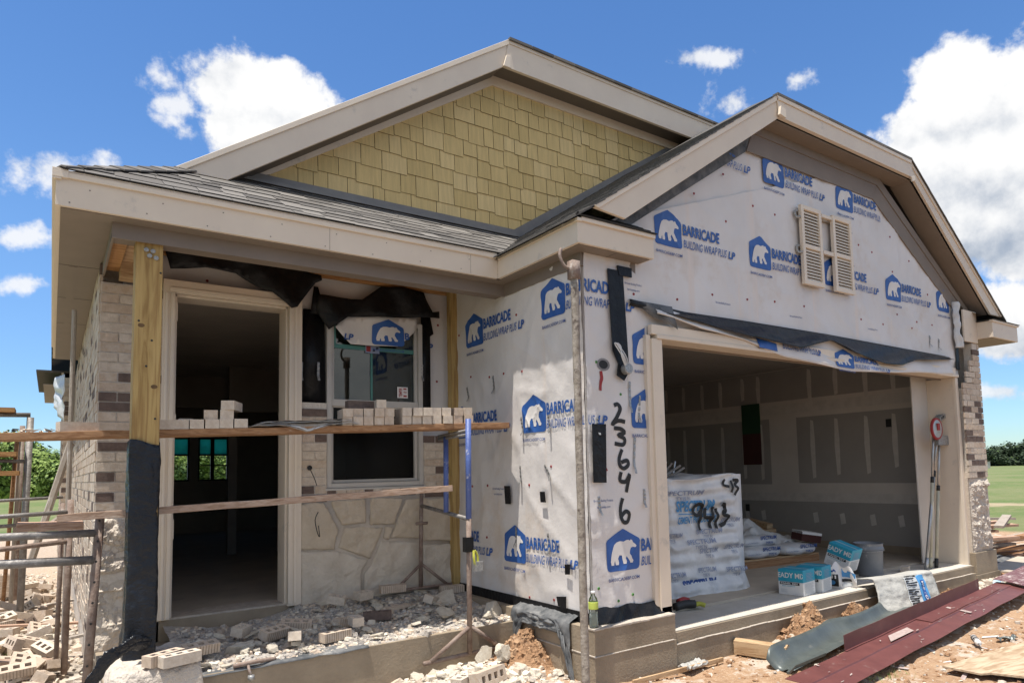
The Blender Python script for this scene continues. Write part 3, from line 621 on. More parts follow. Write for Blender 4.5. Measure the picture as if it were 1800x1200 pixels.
# --- black membranes
mb = MB()
mb.prism([(.595,2.98),(.764,2.98),(.80,2.14),(.74,2.06),(.66,2.10),(.68,2.20),(.625,2.30)], .036, .040, front(WY), 'membrane')
mb.prism([(.385,1.70),(.528,1.70),(.516,1.235),(.382,1.239)], .036, .040, front(WY), 'membrane')
for p in ([(1.196,1.212),(1.104,1.212),(1.09,1.049),(1.182,1.047)], [(.629,1.165),(.56,1.166),(.546,1.076),(.622,1.075)], [(.305,.586),(.236,.593),(.24,.512),(.302,.505)], [(.429,.315),(.298,.332),(.302,.232),(.409,.245)]):
    mb.prism([(-a, b) for a, b in p], .036, .040, leftf(WX), 'membrane')
mb.prism([(.70,3.02),(.86,3.02),(.86,2.94),(.72,2.94)], .034, .046, front(WY), 'membrane')
mb.prism([(6.70,2.55),(6.80,2.55),(6.80,2.95),(6.74,2.95)], .036, .040, front(WY), 'membrane')
part('membrane_strip', mb, house)
mb = MB()      # flashing at the foot of the wrap
mb.prism([(-2.2,.12),(-.0,.155),(-.0,.235),(-2.2,.235)], .020, .026, leftf(WX), 'membrane')
mb.grid(lambda a, b: V((WX+.01+a*.70, WY-.022-.045*b*(1+.4*math.sin(a*9))-.008*math.sin(a*23+b*3), .27-.02*a-.115*b+.008*math.sin(a*15))), 28, 8, 'membrane')
part('base_flashing', mb, house, solid=.003)
def interp(pl, x):
    for (a, b), (c, d) in zip(pl, pl[1:]):
        if a <= x <= c: return b+(d-b)*(x-a)/(c-a)
    return pl[0][1] if x < pl[0][0] else pl[-1][1]
TOP = [(.828,2.755),(1.491,2.72),(2.255,2.73),(3.693,2.735),(4.924,2.722),(6.46,2.707)]
BLOW = [(.828,2.70),(1.25,2.66),(1.659,2.62),(2.242,2.561),(2.647,2.555),(3.079,2.514),(3.665,2.655),(4.104,2.551),(4.746,2.472),(5.097,2.483),(5.478,2.579),(6.46,2.655)]
FLAP = [(1.1,2.66),(1.292,2.638),(1.656,2.577),(2.241,2.54),(2.849,2.425),(3.454,2.385),(4.037,2.355),(4.734,2.385),(5.513,2.435),(6.48,2.475)]
mb = MB()
def memb(a, b):
    x = .828+a*5.63; t, l = interp(TOP, x), interp(BLOW, x); z = t+(l-t)*b
    fold = max(0, .18-(z-2.47)) if False else 0
    y = -.022-.085*b**1.2*min(1, (x-.8)*1.2)-.014*math.sin(x*7+b*5)*b-.012*b*noise.noise(V((x*4, b*4, 0)))
    return V((x, y, z))
mb.grid(memb, 110, 10, 'membrane')
mb.add([V(p) for p in ((1.12,-.05,2.74),(1.29,-.06,2.735),(1.31,-.10,2.53),(1.24,-.07,2.58),(1.06,-.05,2.62),(.95,-.02,2.70),(.83,-.006,2.755))], [(0,1,2,3),(0,3,4,5),(0,5,6)], 'membrane_dusty')
part('header_membrane', mb, house, True, solid=.003)
mb = MB()
def flap(x, z):
    t, l = interp(BLOW, x), interp(FLAP, x); b = max(0, min(1, (t+.05-z)/max(.02, t+.05-l)))
    return -.028-.050*b-.012*math.sin(x*5+z*12)-.010*noise.noise(V((x*3, z*9, 4)))
def flapf(a, b):
    x = 1.1+a*5.38; t, l = interp(BLOW, x)+.05, interp(FLAP, x); z = t+(l-t)*b
    return V((x, flap(x, z), z))
mb.grid(flapf, 120, 10, 'wrap')
mb.tube([flapf(k/60, 1.0)+V((0,.006,0)) for k in range(61)], .007, 'wrap', 6)
fl = part('wrap_flap', mb, house, True, solid=.002)
def FM(x0, z0): 
    def f(a, b, d):
        x = x0+a; z = z0+b-.045*a; return V((x, flap(x, z)-d-.006, z))
    return f
L = []; put_text(L, 'BUILDING WRAP PLUS', 0, .03, .56, .075, 'print_blue', .004, .22); put_text(L, 'LP', .565, .03, .1, .075, 'print_blue', .035, .22); lay(L, FM(2.85, 2.47), name='printed_logo', parent=fl)
L = logo_layers(); lay(L, lambda a, b, d: V((3.78+a, flap(3.78+a, 2.385+b*.62)-d-.006, 2.385+b*.62-.02*a)), name='printed_logo', parent=fl)
L = []; put_poly(L, [(0,0),(.3,0),(.3,.08),(.0,.1)], 'print_blue'); lay(L, FM(2.45, 2.475), name='printed_logo', parent=fl)

# --- lot number sprayed on the wrap
L = []
for p in ([(.64,1.856),(.679,1.867),(.698,1.829),(.662,1.76),(.616,1.701),(.673,1.731),(.751,1.723)],[(.633,1.672),(.709,1.664),(.747,1.635),(.681,1.615),(.745,1.586),(.73,1.538),(.64,1.547)],[(.715,1.499),(.681,1.432),(.679,1.374),(.721,1.344),(.774,1.372),(.763,1.408),(.697,1.393)],[(.694,1.316),(.683,1.249),(.742,1.238),(.779,1.295),(.769,1.247),(.746,1.151)],[(.703,1.105),(.673,1.011),(.684,.925),(.74,.912),(.764,.968),(.731,.998),(.678,.963)]):
    vs, fs = ribbon(smooth_path(p), .033); L.append((vs, fs, 'print_black'))
lay(L, FW(0,0), name='sprayed_number', parent=wrap, d0=.003)
L = []
for k, (r, kk) in enumerate(((.052,'spray_edge'), (.036,'print_black'))):
    put_poly(L, [(.545+r*1.35*math.cos(t*PI/7)*(1+.25*noise.noise(V((t,k,0)))), 2.185+r*math.sin(t*PI/7)*(1+.2*noise.noise(V((t,k,3))))) for t in range(14)], kk)
vs, fs = ribbon(smooth_path([(.515,2.13),(.52,2.08),(.505,2.03),(.498,1.97)]), .03); L.append((vs, fs, 'print_red'))
lay(L, FW(0,0), name='spray_mark', parent=wrap, d0=.0032); L = []
vs, fs = ribbon([(.521,1.395),(.555,1.328)], .012); L.append((vs, fs, 'print_red'))
lay(L, FW(0,0), name='spray_mark', parent=wrap, d0=.0032)
# junction box with a loop of cable
mb = MB(); T = Matrix.Translation((.75,-.02,2.155)) @ Matrix.Rotation(PI/2, 4, 'X')
mb.lathe([(.0,-.0),(.045,-.0),(.045,.05),(.038,.055),(.0,.055)], 'galv', T, 14)
jb = part('junction_box', mb, house)
mb = MB()
for k in range(3): mb.tube(smooth_path([(.74,-.06,2.14),(.69-.01*k,-.075,2.25),(.655+.012*k,-.06,2.33),(.63+.012*k,-.05,2.36),(.63+.02*k,-.05,2.34),(.69+.02*k,-.07,2.24),(.76,-.06,2.12)], 4), .005, 'wire', 6)
mb.tube(smooth_path([(.76,-.06,2.12),(.765,-.04,2.08),(.77,-.02,2.0)], 4), .005, 'wire', 6)
part('cable', mb, jb, True)

# --- brick and stone veneer
def bricks(mb, frame, width, z0, z1, rng, dark=.16, pitch=.0787, ln=.25, d=.022, step=None, shift=0):
    n = 0; z = z0
    while z+pitch*.8 <= z1+1e-6:
        a = -(ln/2 if n % 2 else 0)-shift
        lim = step(z) if step else 0
        while a < width:
            b0, b1 = max(a+.005, lim), min(a+ln-.005, width)
            if b1-b0 > .03:
                k = 'brick2' if rng.random() < dark else rng.choice(('brick0','brick0','brick1','brick1','brick3'))
                dd = d+rng.uniform(-.003,.003); o, u, v, nn = frame
                P = [o+u*x+v*y+nn*q for q in (0, dd) for x, y in ((b0,z+.005),(b1,z+.005),(b1,z+pitch-.005),(b0,z+pitch-.005))]
                mb.add(P, [(4,5,6,7),(0,1,5,4),(1,2,6,5),(2,3,7,6),(3,0,4,7)], k)
            a += ln
        z += pitch; n += 1
br = random.Random(3)
mb = MB()
mb.box((-2.777,2.198,.2), (-2.346,2.37,2.92), 'mortar'); mb.box((-2.777,2.37,-.4), (-2.68,9.6,3.07), 'mortar')
bricks(mb, front(2.212,-2.775), .43, 1.10, 2.93, br, .22)
bricks(mb, leftf(-2.763,9.6), 7.4, .0, 3.07, br, .12)
mb.box((-2.914,9.586,-.4), (-2.68,12.7,3.07), 'mortar'); bricks(mb, leftf(-2.90,12.7), 3.1, .0, 3.0, br, .2); bricks(mb, front(9.598,-2.92), .16, 0, 3.0, br, .2)
part('brick_wall', mb, house, label='tan brick wall along the left side of the house')
mb = MB()
mb.box((-1.221,2.198,1.10), (-.985,2.3,2.02), 'mortar'); bricks(mb, front(2.212,-1.223), .235, 1.10, 2.02, br, .2)
mb.box((.003,2.198,1.10), (.355,2.3,1.72), 'mortar'); bricks(mb, front(2.212,.0), .355, 1.10, 1.72, br, .15)
mb.box((-.985,2.195,1.13), (.0,2.3,1.205), 'mortar')
for k in range(11):
    a = -.985+k*.0895; mb.box((a+.005,2.186,1.135), (a+.084,2.25,1.21), rng.choice(('brick0','brick1','brick3','brick2')))
part('brick_panel', mb, house, label='half laid brick around the front window')
mb = MB()
mb.box((6.70,-.091,1.11), (7.17,.02,2.30), 'mortar'); mb.box((7.03,-.091,2.30), (7.17,.02,2.92), 'mortar'); mb.box((7.10,-.085,-.1), (7.205,.6,3.0), 'mortar'); bricks(mb, (V((7.20,-.07,0)), Y, Z, X), .65, 1.19, 2.98, br, .24, ln=.2)
stp = lambda z: 0 if z < 2.35 else .12*math.floor((z-2.35)/.16+1) if z < 2.85 else .36
bricks(mb, front(-.076,6.66), .56, 1.19, 2.95, br, .24, step=stp, ln=.2)
for k in range(7): mb.box((6.665+k*.079,-.098,1.115), (6.738+k*.079,-.03,1.185), 'brick2' if k in (3,4,5) else 'brick1')
pil = part('brick_pillar', mb, house, label='brick pillar with ragged stepped edge right of the garage door')
def slab_stone(mb, poly, y, rng, name, th=.020, rough=.022, res=.035):
    cx = sum(p[0] for p in poly)/len(poly); cz = sum(p[1] for p in poly)/len(poly)
    pts = []
    for i in range(len(poly)):
        a, b = V((*poly[i],0)), V((*poly[(i+1) % len(poly)],0)); k = max(1, int((b-a).length/.035))
        for j in range(k):
            p = a+(b-a)*j/k; w = .010*noise.noise(V((p.x*17, p.y*17, 1)))+.006*noise.noise(V((p.x*40, p.y*40, 2))); q = V((cx-p.x, cz-p.y, 0)).normalized(); pts.append(p+q*(w-.002))
    rings = [1.0, .97, .90, .78, .64, .5, .34, .18]; vs = []
    for ri, r in enumerate(rings):
        for p in pts:
            xx, zz = cx+(p.x-cx)*r, cz+(p.y-cz)*r
            dep = (0, th*.7, th*.95, th, th, th, th, th)[ri]+(rough*noise.noise(V((xx*9, zz*9, 7)))+rough*.5*noise.noise(V((xx*26, zz*26, 5))) if ri else 0)
            vs.append((xx, y-dep, zz))
    k = len(pts); fs = [(a*k+i, a*k+(i+1) % k, (a+1)*k+(i+1) % k, (a+1)*k+i) for a in range(len(rings)-1) for i in range(k)]+[tuple(range((len(rings)-1)*k, len(rings)*k))]
    mb.add(vs, fs, name)
mb = MB(); mb.box((-1.235,2.19,.05), (.36,2.3,1.13), 'stone_mortar')
ST = dict(A=[(-1.228,1.096),(-1.016,1.1),(-.882,.842),(-.918,.663),(-1.227,.697)],B=[(-.96,1.111),(-.619,1.118),(-.615,.895),(-.846,.881)],C=[(-.566,1.123),(-.239,1.109),(-.32,.906),(-.336,.863),(-.574,.871)],D=[(-.207,1.092),(-.052,1.101),(-.056,.702),(-.368,.733)],E=[(-.035,1.099),(.33,1.09),(.33,.644),(-.023,.684)],F=[(-.818,.865),(-.445,.833),(-.576,.549),(-.875,.681)],G=[(-.422,.839),(-.344,.834),(-.391,.728),(-.442,.739)],H=[(-1.233,.67),(-.889,.647),(-.598,.536),(-.665,.444),(-.666,.233),(-.804,.16),(-1.218,.15)],I=[(-.469,.709),(-.081,.664),(-.06,.2),(-.356,.19),(-.479,.18),(-.644,.16),(-.628,.412),(-.561,.49)],J=[(-.03,.639),(.33,.614),(.33,.2),(.064,.2),(-.028,.2)])
for k, p in ST.items(): slab_stone(mb, p, 2.185, rng, 'stone_pale' if k in 'HIJ' else 'stone')
part('stone_wainscot', mb, house, True, label='cream flagstone panel under the front window')
def rough_face(x0, x1, z0, z1, y, amp, seed, name, mb, nu=44, nv=70):
    def f(a, b):
        x, z = x0+(x1-x0)*a, z0+(z1-z0)*b; e = min(1, min(a, 1-a, b, 1-b)*12)
        q = noise.fractal(V((x*7, z*7, seed)), .75, 2.2, 7)+.35*noise.cell(V((x*4+noise.noise(V((x*6,z*6,0))), z*4, seed)))
        return V((x, y-e*(.02+amp*q), z))
    mb.grid(f, nu, nv, name)
mb = MB(); mb.box((6.66,-.075,.12), (7.20,.02,1.12), 'stone_mortar'); rough_face(6.67, 7.215, .14, 1.105, -.08, .034, 2.2, 'stone_rough', mb, 70, 120); mb.box((7.19,-.08,.12), (7.215,.3,1.1), 'stone_rough')
part('stone_base', mb, pil, False, label='rock faced pale stone at the foot of the pillar')
mb = MB(); mb.box((-2.78,2.2,-.3), (-2.33,2.3,1.10), 'stone_mortar'); rough_face(-2.785, -2.56, .62, 1.06, 2.205, .06, 5.1, 'stone_rough', mb, 26, 44); rough_face(-2.55, -2.35, .10, 1.06, 2.205, .06, 8.4, 'stone_rough', mb, 26, 80); rough_face(-2.785, -2.565, -.2, .58, 2.200, .03, 11, 'stone_mortar', mb, 26, 60)
part('stone_panel', mb, house, False, label='rock faced stone and mortar below the left brick corner')
# --- front door frame (no leaf hung yet)
mb = MB()
for x0, x1 in ((-2.346,-2.259), (-1.339,-1.223)):
    mb.box((x0,2.16,.225 if x0 < -2 else .21), (x1,2.30,2.888), 'paint'); xi = x1 if x0 < -2 else x0; s = 1 if x0 < -2 else -1
    mb.box((min(xi,xi-s*.03),2.148,.23), (max(xi,xi-s*.03),2.17,2.888), 'paint'); mb.box((min(xi-s*.05,xi-s*.07),2.150,.23), (max(xi-s*.05,xi-s*.07),2.17,2.888), 'paint_light')
    mb.box((min(xi,xi+s*.02),2.2,.23), (max(xi,xi+s*.02),2.42,2.888), 'paint')
mb.box((-2.346,2.16,2.888), (-1.223,2.30,3.0), 'paint'); mb.box((-2.30,2.148,2.90), (-1.27,2.17,2.935), 'paint_light'); mb.box((-2.259,2.2,2.868), (-1.339,2.42,2.888), 'paint')
mb.box((-2.259,2.2,.215), (-1.339,2.5,.232), 'concrete_line')
df = part('door_frame', mb, house, bevel=.003)
mb = MB()
for z in (2.66,1.72,.86): mb.box((-2.258,2.19,z), (-2.235,2.235,z+.16), 'paint_light')
part('hinge', mb, df)
# --- front window
win = None
mb = MB(); a, b, z0, z1, zm = -.98, -.0, 1.227, 2.87, 2.03
def fr(mb, a, b, z0, z1, w, y0, y1, k):
    mb.box((a,y0,z0), (a+w,y1,z1), k); mb.box((b-w,y0,z0), (b,y1,z1), k); mb.box((a+w,y0,z1-w), (b-w,y1,z1), k); mb.box((a+w,y0,z0), (b-w,y1,z0+w), k)
fr(mb, a, b, z0, z1, .045, 2.205, 2.36, 'vinyl'); fr(mb, a+.047, b-.047, zm-.012, z1-.047, .03, 2.235, 2.30, 'vinyl'); fr(mb, a+.047, b-.047, z0+.047, zm-.014, .028, 2.25, 2.32, 'vinyl'); mb.box((a+.045,2.225,zm-.03), (b-.045,2.30,zm+.035), 'vinyl')
mb.box((a-.02,2.185,z0-.022), (b+.02,2.22,z0-.002), 'vinyl')
win = part('window', mb, house, bevel=.003)
mb = MB(); mb.box((a+.075,2.262,zm+.03), (b-.075,2.268,z1-.075), 'glass'); part('window_pane', mb, win)
mb = MB(); mb.box((a+.075,2.282,z0+.07), (b-.075,2.288,zm-.03), 'glass_screen'); part('window_screen', mb, win)
mb = MB(); mb.box((-.535,2.254,2.07), (-.515,2.2605,2.60), 'teal_film'); mb.box((a+.078,2.254,2.56), (b-.078,2.2605,2.60), 'teal_film'); mb.box((a+.078,2.254,2.60), (a+.10,2.2605,2.79), 'teal_film'); part('film_strip', mb, win)
L = []; put_poly(L, [(0,0),(.115,0),(.115,.112),(0,.112)], 'print_white'); vs, fs = glyphs('TEMPER', .03); L.append(([(.018+.036*(1-q)*1.0, .010+.092*p) for p, q in vs], fs, 'print_red')); put_poly(L, [(.066,.012),(.102,.012),(.102,.03),(.066,.03)], 'print_red'); put_text(L, 'glass', .066, .045, .036, .028, 'print_red', .02); put_poly(L, [(.066,.085),(.1,.085),(.1,.1),(.066,.1)], 'print_red')
lay(L, on(front(2.252, -.26, 2.105)), name='sticker', parent=win)
L = []; put_poly(L, [(0,0),(.145,0),(.145,.075),(0,.075)], 'print_faint'); put_poly(L, [(.01,.015),(.055,.015),(.055,.07),(.01,.07)], 'print_red'); put_poly(L, [(.075,.02),(.10,.02),(.10,.045),(.075,.045)], 'print_black'); put_poly(L, [(.11,.04),(.135,.04),(.135,.065),(.11,.065)], 'print_black')
lay(L, on(front(2.252, -.59, 2.535)), name='sticker', parent=win)
# rear windows far inside, seen through the front door
for k, (p, q) in enumerate(wins):
    mb = MB(); fr(mb, p, q, 1.31, 2.22, .03, 12.0, 12.08, 'print_black'); mb.box((p,12.0,1.84), (q,12.06,1.875), 'print_black')
    if k == 1: mb.box((-.29,12.0,1.31), (-.22,12.06,2.22), 'print_black'); mb.box((-.53,12,1.62), (.06,12.05,1.645), 'print_black')
    w2 = part('rear_window', mb, house); mb = MB(); mb.box((p+.03,12.03,1.87), (q-.03,12.035,2.19), 'teal_glow'); part('tinted_pane', mb, w2)
# --- drooping membrane and wrap flaps over door and window
def drape(name, pts, mk, yf, parent, thick=.004):
    me = bpy.data.meshes.new(name); bm = bmesh.new(); P = []
    n = len(pts)
    for i in range(n):
        p, q = V((*pts[i],0)), V((*pts[(i+1) % n],0)); k = max(1, int((q-p).length/.07)); P += [p+(q-p)*j/k for j in range(k)]
    vs = [bm.verts.new((p.x, p.y, 0)) for p in P]; f = bm.faces.new(vs); bmesh.ops.triangulate(bm, faces=[f])
    for _ in range(3):
        es = [e for e in bm.edges if e.calc_length() > .07 and not e.is_boundary]
        if es: bmesh.ops.subdivide_edges(bm, edges=es, cuts=1); bmesh.ops.triangulate(bm, faces=[f for f in bm.faces if len(f.verts) > 3])
    for v in bm.verts: v.co = (v.co.x, yf(v.co.x, v.co.y), v.co.y)
    for f in bm.faces: f.smooth = True
    bm.to_mesh(me); bm.free(); me.materials.append(M[mk]); o = link(name, me, parent); d = o.modifiers.new('solid', 'SOLIDIFY'); d.thickness = thick; return o
wav = lambda y0, a, s: lambda x, z: y0-a*(.5+.5*math.sin(x*s+z*s*.7))-a*.7*noise.noise(V((x*6, z*6, y0)))
drape('door_drape', [(-2.36,3.30),(-2.055,3.32),(-1.773,3.32),(-1.584,3.31),(-1.30,3.26),(-1.063,3.205),(-1.056,3.16),(-1.109,3.132),(-1.283,2.88),(-1.334,2.861),(-1.50,2.99),(-1.63,3.034),(-1.795,3.124),(-2.043,3.124),(-2.30,3.09)], 'membrane', wav(2.16,.05,11), house)
drape('window_drape', [(-1.089,3.033),(-.846,3.037),(-.649,3.041),(-.459,3.195),(-.232,3.219),(.003,3.199),(.097,3.001),(.188,3.026),(.187,2.951),(-.281,2.906),(-.79,2.856),(-.975,2.713),(-1.089,2.877)], 'membrane', wav(2.19,.04,13), house)
mb = MB()
mb.prism([(-1.193,2.90),(-1.0,2.90),(-.985,2.023),(-1.222,2.022)], .005, .012, front(DY-.05), 'membrane'); mb.prism([(-1.10,3.12),(-1.06,3.12),(-.99,2.86),(-1.13,2.86)], .005, .012, front(DY-.06), 'membrane'); mb.prism([(.0,2.99),(.10,2.99),(.14,2.79),(.10,2.76),(.10,2.02),(.0,2.017)], .005, .012, front(DY-.05), 'membrane')
part('window_membrane', mb, house, True)
wfl = wav(2.192,.02,9)
wf = drape('window_flap', [(-.914,2.746),(-.86,2.80),(-.79,2.86),(-.063,2.926),(-.08,2.84),(-.104,2.771),(-.19,2.69),(-.283,2.612),(-.52,2.60),(-.763,2.596),(-.84,2.67)], 'wrap', wfl, house, .002)
lay(logo_layers(text=False), lambda a, b, d: V((-.55+a*.95, wfl(-.55+a*.95, 2.612+b*.78)-d-.008, 2.612+b*.78)), -9, 9, 'printed_logo', wf)
L = []; put_text(L, 'LP', 0, 0, .10, .06, 'print_blue', .03, .22); lay(L, lambda a, b, d: V((-.83+a, wfl(-.83+a, 2.635+b)-d-.008, 2.635+b)), name='printed_logo', parent=wf); L = []; put_text(L, 'B', .62, .05, .05, .07, 'print_blue', .03); lay(L, lambda a, b, d: V((-.83+a, wfl(-.83+a, 2.635+b)-d-.008, 2.635+b)), name='printed_logo', parent=wf)
# --- garage opening casing
mb = MB()
mb.box((.999,-.025,.03), (1.05,.07,2.47), 'paint'); mb.box((1.045,-.045,-.02), (1.168,.10,2.44), 'paint'); mb.box((1.15,-.03,0), (1.172,.16,2.44), 'paint')
mb.box((1.10,-.06,2.44), (6.66,.16,2.475), 'paint'); mb.box((1.045,-.05,2.475), (6.60,.0,2.56), 'paint_light'); mb.box((1.17,.14,2.42), (6.6,.16,2.44), 'paint_shaded')
mb.box((6.593,-.04,.0), (6.665,.0,2.44), 'paint_light'); mb.box((6.60,.0,.0), (6.67,.34,2.44), 'paint'); mb.box((6.2,.34,.02), (6.95,.36,2.95), 'drywall')
mb.prism([(1.048,-.10),(1.168,-.10),(1.168,.2),(1.048,.2)], .025, .045, front(0), 'paint')
part('garage_casing', mb, house, bevel=.004)
# --- porch post, beam, ceiling
mb = MB(); mb.box((-2.627,1.19,.05), (-2.462,1.355,3.02), 'wood_post'); post = part('porch_post', mb, house, bevel=.006)
mb = MB()
for x, z in ((-2.565,2.93),(-2.545,2.89),(-2.505,2.88),(-2.525,2.925)): mb.lathe([(.0,0),(.016,0),(.016,.012),(.0,.016)], 'galv', Matrix.Translation((x,1.19,z)) @ Matrix.Rotation(PI/2,4,'X'), 8)
for x, z in ((-2.475,2.78),(-2.60,2.43),(-2.52,2.30),(-2.55,2.12),(-2.49,1.76)): mb.lathe([(.0,0),(.008,0),(.006,.002),(.0,.003)], 'rubber', Matrix.Translation((x,1.19,z)) @ Matrix.Rotation(PI/2,4,'X'), 8)
part('bolt', mb, post)
for x, z in ((-2.585,2.40),(-2.50,1.98)):
    mb = MB(); mb.lathe([(.0,0),(.021,0),(.017,.0012),(.0,.0016)], 'knot', Matrix.Translation((x,1.19,z)) @ Matrix.Rotation(PI/2,4,'X') @ Matrix.Diagonal((1,.7,1,1)), 12); part('knot', mb, post)
mb = MB()
def sleeve(a, b):
    t = a*2*PI; z = 1.60-1.5*b; w = .098+.010*noise.noise(V((math.cos(t)*2, math.sin(t)*2, z*5)))+.006*noise.noise(V((math.cos(t)*6, math.sin(t)*6, z*14)))+(.05*max(0,b-.75)*(1+math.cos(t-2.6)))
    c, s = math.cos(t), math.sin(t); k = 1/max(abs(c), abs(s)); r = .35*w+.65*w*k*.97
    return V((-2.545+r*c-.02*max(0,b-.8), 1.272+r*s, z+.02*math.sin(t*2)*(b < .05)))
mb.grid(sleeve, 48, 60, 'plastic_black')
def tail(a, b):
    P = smooth_path([(-2.52,1.16,.27),(-2.60,1.06,.30),(-2.68,.99,.28),(-2.76,.94,.235),(-2.815,.91,.15),(-2.845,.90,.05),(-2.86,.89,-.2)], 6); k = a*(len(P)-1); i = min(int(k), len(P)-2); p = V(P[i]).lerp(V(P[i+1]), k-i)
    t = b*2*PI; r = .052+.03*noise.noise(V((a*6, math.cos(t)*1.5, math.sin(t)*1.5)))+.022*noise.noise(V((a*16, math.cos(t)*3, 4))); return p+V((r*.75*math.cos(t), r*.9*math.cos(t)*.6, r*.7*math.sin(t)))
mb.grid(tail, 40, 22, 'plastic_black')
part('plastic_sleeve', mb, post, True, solid=.002)
mb = MB()
mb.box((-2.77,1.15,2.97), (.36,1.165,3.09), 'paint_shaded'); mb.box((-2.77,1.165,2.985), (.36,1.33,3.0), 'paint_shaded'); mb.box((-2.755,1.17,3.0), (.36,1.33,3.25), 'wood_orange')
mb.box((-2.77,1.166,2.97), (-2.755,2.21,3.09), 'paint_shaded'); mb.box((-2.755,1.17,3.02), (-2.66,2.21,3.30), 'wood_orange')
mb.box((.33,.0,2.97), (.347,1.15,3.09), 'paint_shaded'); mb.box((.347,.004,2.97), (.93,.02,3.09), 'paint_shaded')
part('porch_beam', mb, house)
mb = MB()
for k in range(9): mb.box((-2.62+k*.37,1.33,3.235), (-2.58+k*.37,2.20,3.32), 'wood_orange')
mb.box((-2.7,1.2,3.32), (.36,2.3,3.34), 'wood_orange'); mb.box((-2.66,2.205,3.215), (.36,2.243,3.318), 'wood_orange'); mb.box((-2.66,1.332,3.12), (.36,1.37,3.234), 'wood_orange')
mb.box((-2.66,2.02,2.94), (-2.44,2.2,3.08), 'wood_raw'); mb.box((-2.65,1.40,3.06), (-2.56,2.1,3.12), 'wood_raw')
part('porch_ceiling', mb, house)
mb = MB(); mb.box((.272,2.10,.17), (.355,2.185,3.25), 'wood_post'); part('corner_board', mb, house, bevel=.004)

# --- eaves: fascia, soffit, frieze
mb = MB(); P = lambda *a: mb.box(*a)
P((-3.084,1.011,3.085), (.181,1.04,3.265), 'paint'); P((-3.10,.992,3.265), (.165,1.04,3.312), 'paint_light')
P((-3.084,1.04,3.085), (-3.055,7.65,3.25), 'paint'); P((-3.104,.992,3.25), (-3.055,7.66,3.285), 'paint_light')
P((.181,-.161,3.085), (.21,1.011,3.25), 'paint'); P((.166,-.18,3.25), (.21,.992,3.276), 'paint_light')
P((.21,-.161,3.085), (.993,-.132,3.255), 'paint'); P((.21,-.18,3.255), (1.0,-.132,3.287), 'paint_light'); P((.965,-.132,3.085), (.993,.02,3.27), 'paint')
P((-3.084,7.62,3.085), (-2.76,7.65,3.26), 'paint')
P((7.19,-.30,2.99), (8.0,-.27,3.20), 'paint'); P((7.17,-.318,3.20), (8.02,-.27,3.23), 'paint_light'); P((7.19,-.27,2.99), (7.215,.1,3.22), 'paint'); P((7.98,-.27,2.99), (8.0,6,3.2), 'paint')
P((6.80,-.11,2.93), (7.19,-.085,3.36), 'paint')
P((-2.96,9.6,2.95), (-2.93,12.8,3.15), 'paint')
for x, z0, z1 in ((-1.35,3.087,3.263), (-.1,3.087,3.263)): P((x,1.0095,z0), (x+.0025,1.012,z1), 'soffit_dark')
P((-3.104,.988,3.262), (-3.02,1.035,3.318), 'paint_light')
fas = part('fascia', mb, house, bevel=.003)
mb = MB(); nr = random.Random(4)
for k in range(34):
    x = -3.0+k*.1+nr.uniform(-.02,.02)
    if k % 4 < 2: z = (3.12,3.22)[k % 2]+nr.uniform(-.01,.01); mb.add([V((x+.005*math.cos(t*PI/3),1.0098,z+.005*math.sin(t*PI/3))) for t in range(6)], [tuple(range(6))], 'soffit_dark')
o = link('nail_head', mb.mesh('nail_head'), fas)
mb = MB()
P((-3.055,1.04,3.078), (-2.77,7.62,3.088), 'paint_shaded'); P((-2.77,1.04,3.078), (.21,1.15,3.088), 'paint_shaded'); P((.21,-.132,3.078), (.35,1.15,3.088), 'paint_shaded'); P((.35,-.132,3.078), (.965,.02,3.088), 'paint_shaded')
P((7.215,-.27,2.985), (7.98,.6,2.995), 'paint_shaded'); P((-3.2,9.6,2.94),(-2.88,12.8,2.95),'paint_shaded')
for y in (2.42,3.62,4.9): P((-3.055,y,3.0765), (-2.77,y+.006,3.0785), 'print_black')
P((-2.99,2.45,3.0750), (-2.93,6.4,3.0782), 'paint_shaded'); P((.60,-.13,3.0765), (.604,.015,3.0785), 'print_black')
part('soffit', mb, house)

# --- roofs
PT = .70; PF = .58
mb = MB(); sr = random.Random(11); SH = ['shingle0','shingle1','shingle2','shingle3','shingle0']; n = math.sqrt(1+PT*PT); nf = math.sqrt(1+PF*PF)
zE = 3.312; zL = 3.262
slope = V((0, 1/nf, PF/nf)); nor = V((0, -PF/nf, 1/nf))
Lr = 1.14*nf
tabs(mb, (V((-3.11,.98,zE)), X, slope, nor), [(.06,0),(3.30,0),(4.75,Lr),(1.02,Lr)], .165, (.13,.34), .009, SH, 'shingle_edge', sr, jit=(0,-.03,.012,-.055,-.012,.02))
mb.add([(-3.05,.99,zE-.012), (.30,.99,zE-.012), (1.6,2.12,zE-.012+PF*1.13), (-2.05,2.12,zE-.012+PF*1.13)], [(0,1,2,3)], 'shingle_edge')
part('porch_roof', mb, house, label='grey shingled porch roof with a hip at its left end')
mb = MB()      # left slope of the main roof; its front edge is the rake at y 1.78
ls_ = V((1/n, 0, PT/n)); ln_ = V((-PT/n, 0, 1/n)); base = V((-3.098, 12.8, zL))
tabs(mb, (base, -Y, ls_, ln_), [(0,0),(11.78,0),(11.02,.76*n),(11.02,4.0*n),(0,4.0*n)], .15, (.15,.4), .008, SH, 'shingle_edge', sr)
mb.add([(-3.08,1.02,zL-.01), (-2.36,1.79,zL-.012+PT*.74), (.88,1.79,zL-.012+PT*3.98), (.88,12.8,zL-.012+PT*3.98), (-3.08,12.8,zL-.01)], [(0,1,2,3,4)], 'shingle_edge')
top = zL+PT*3.965
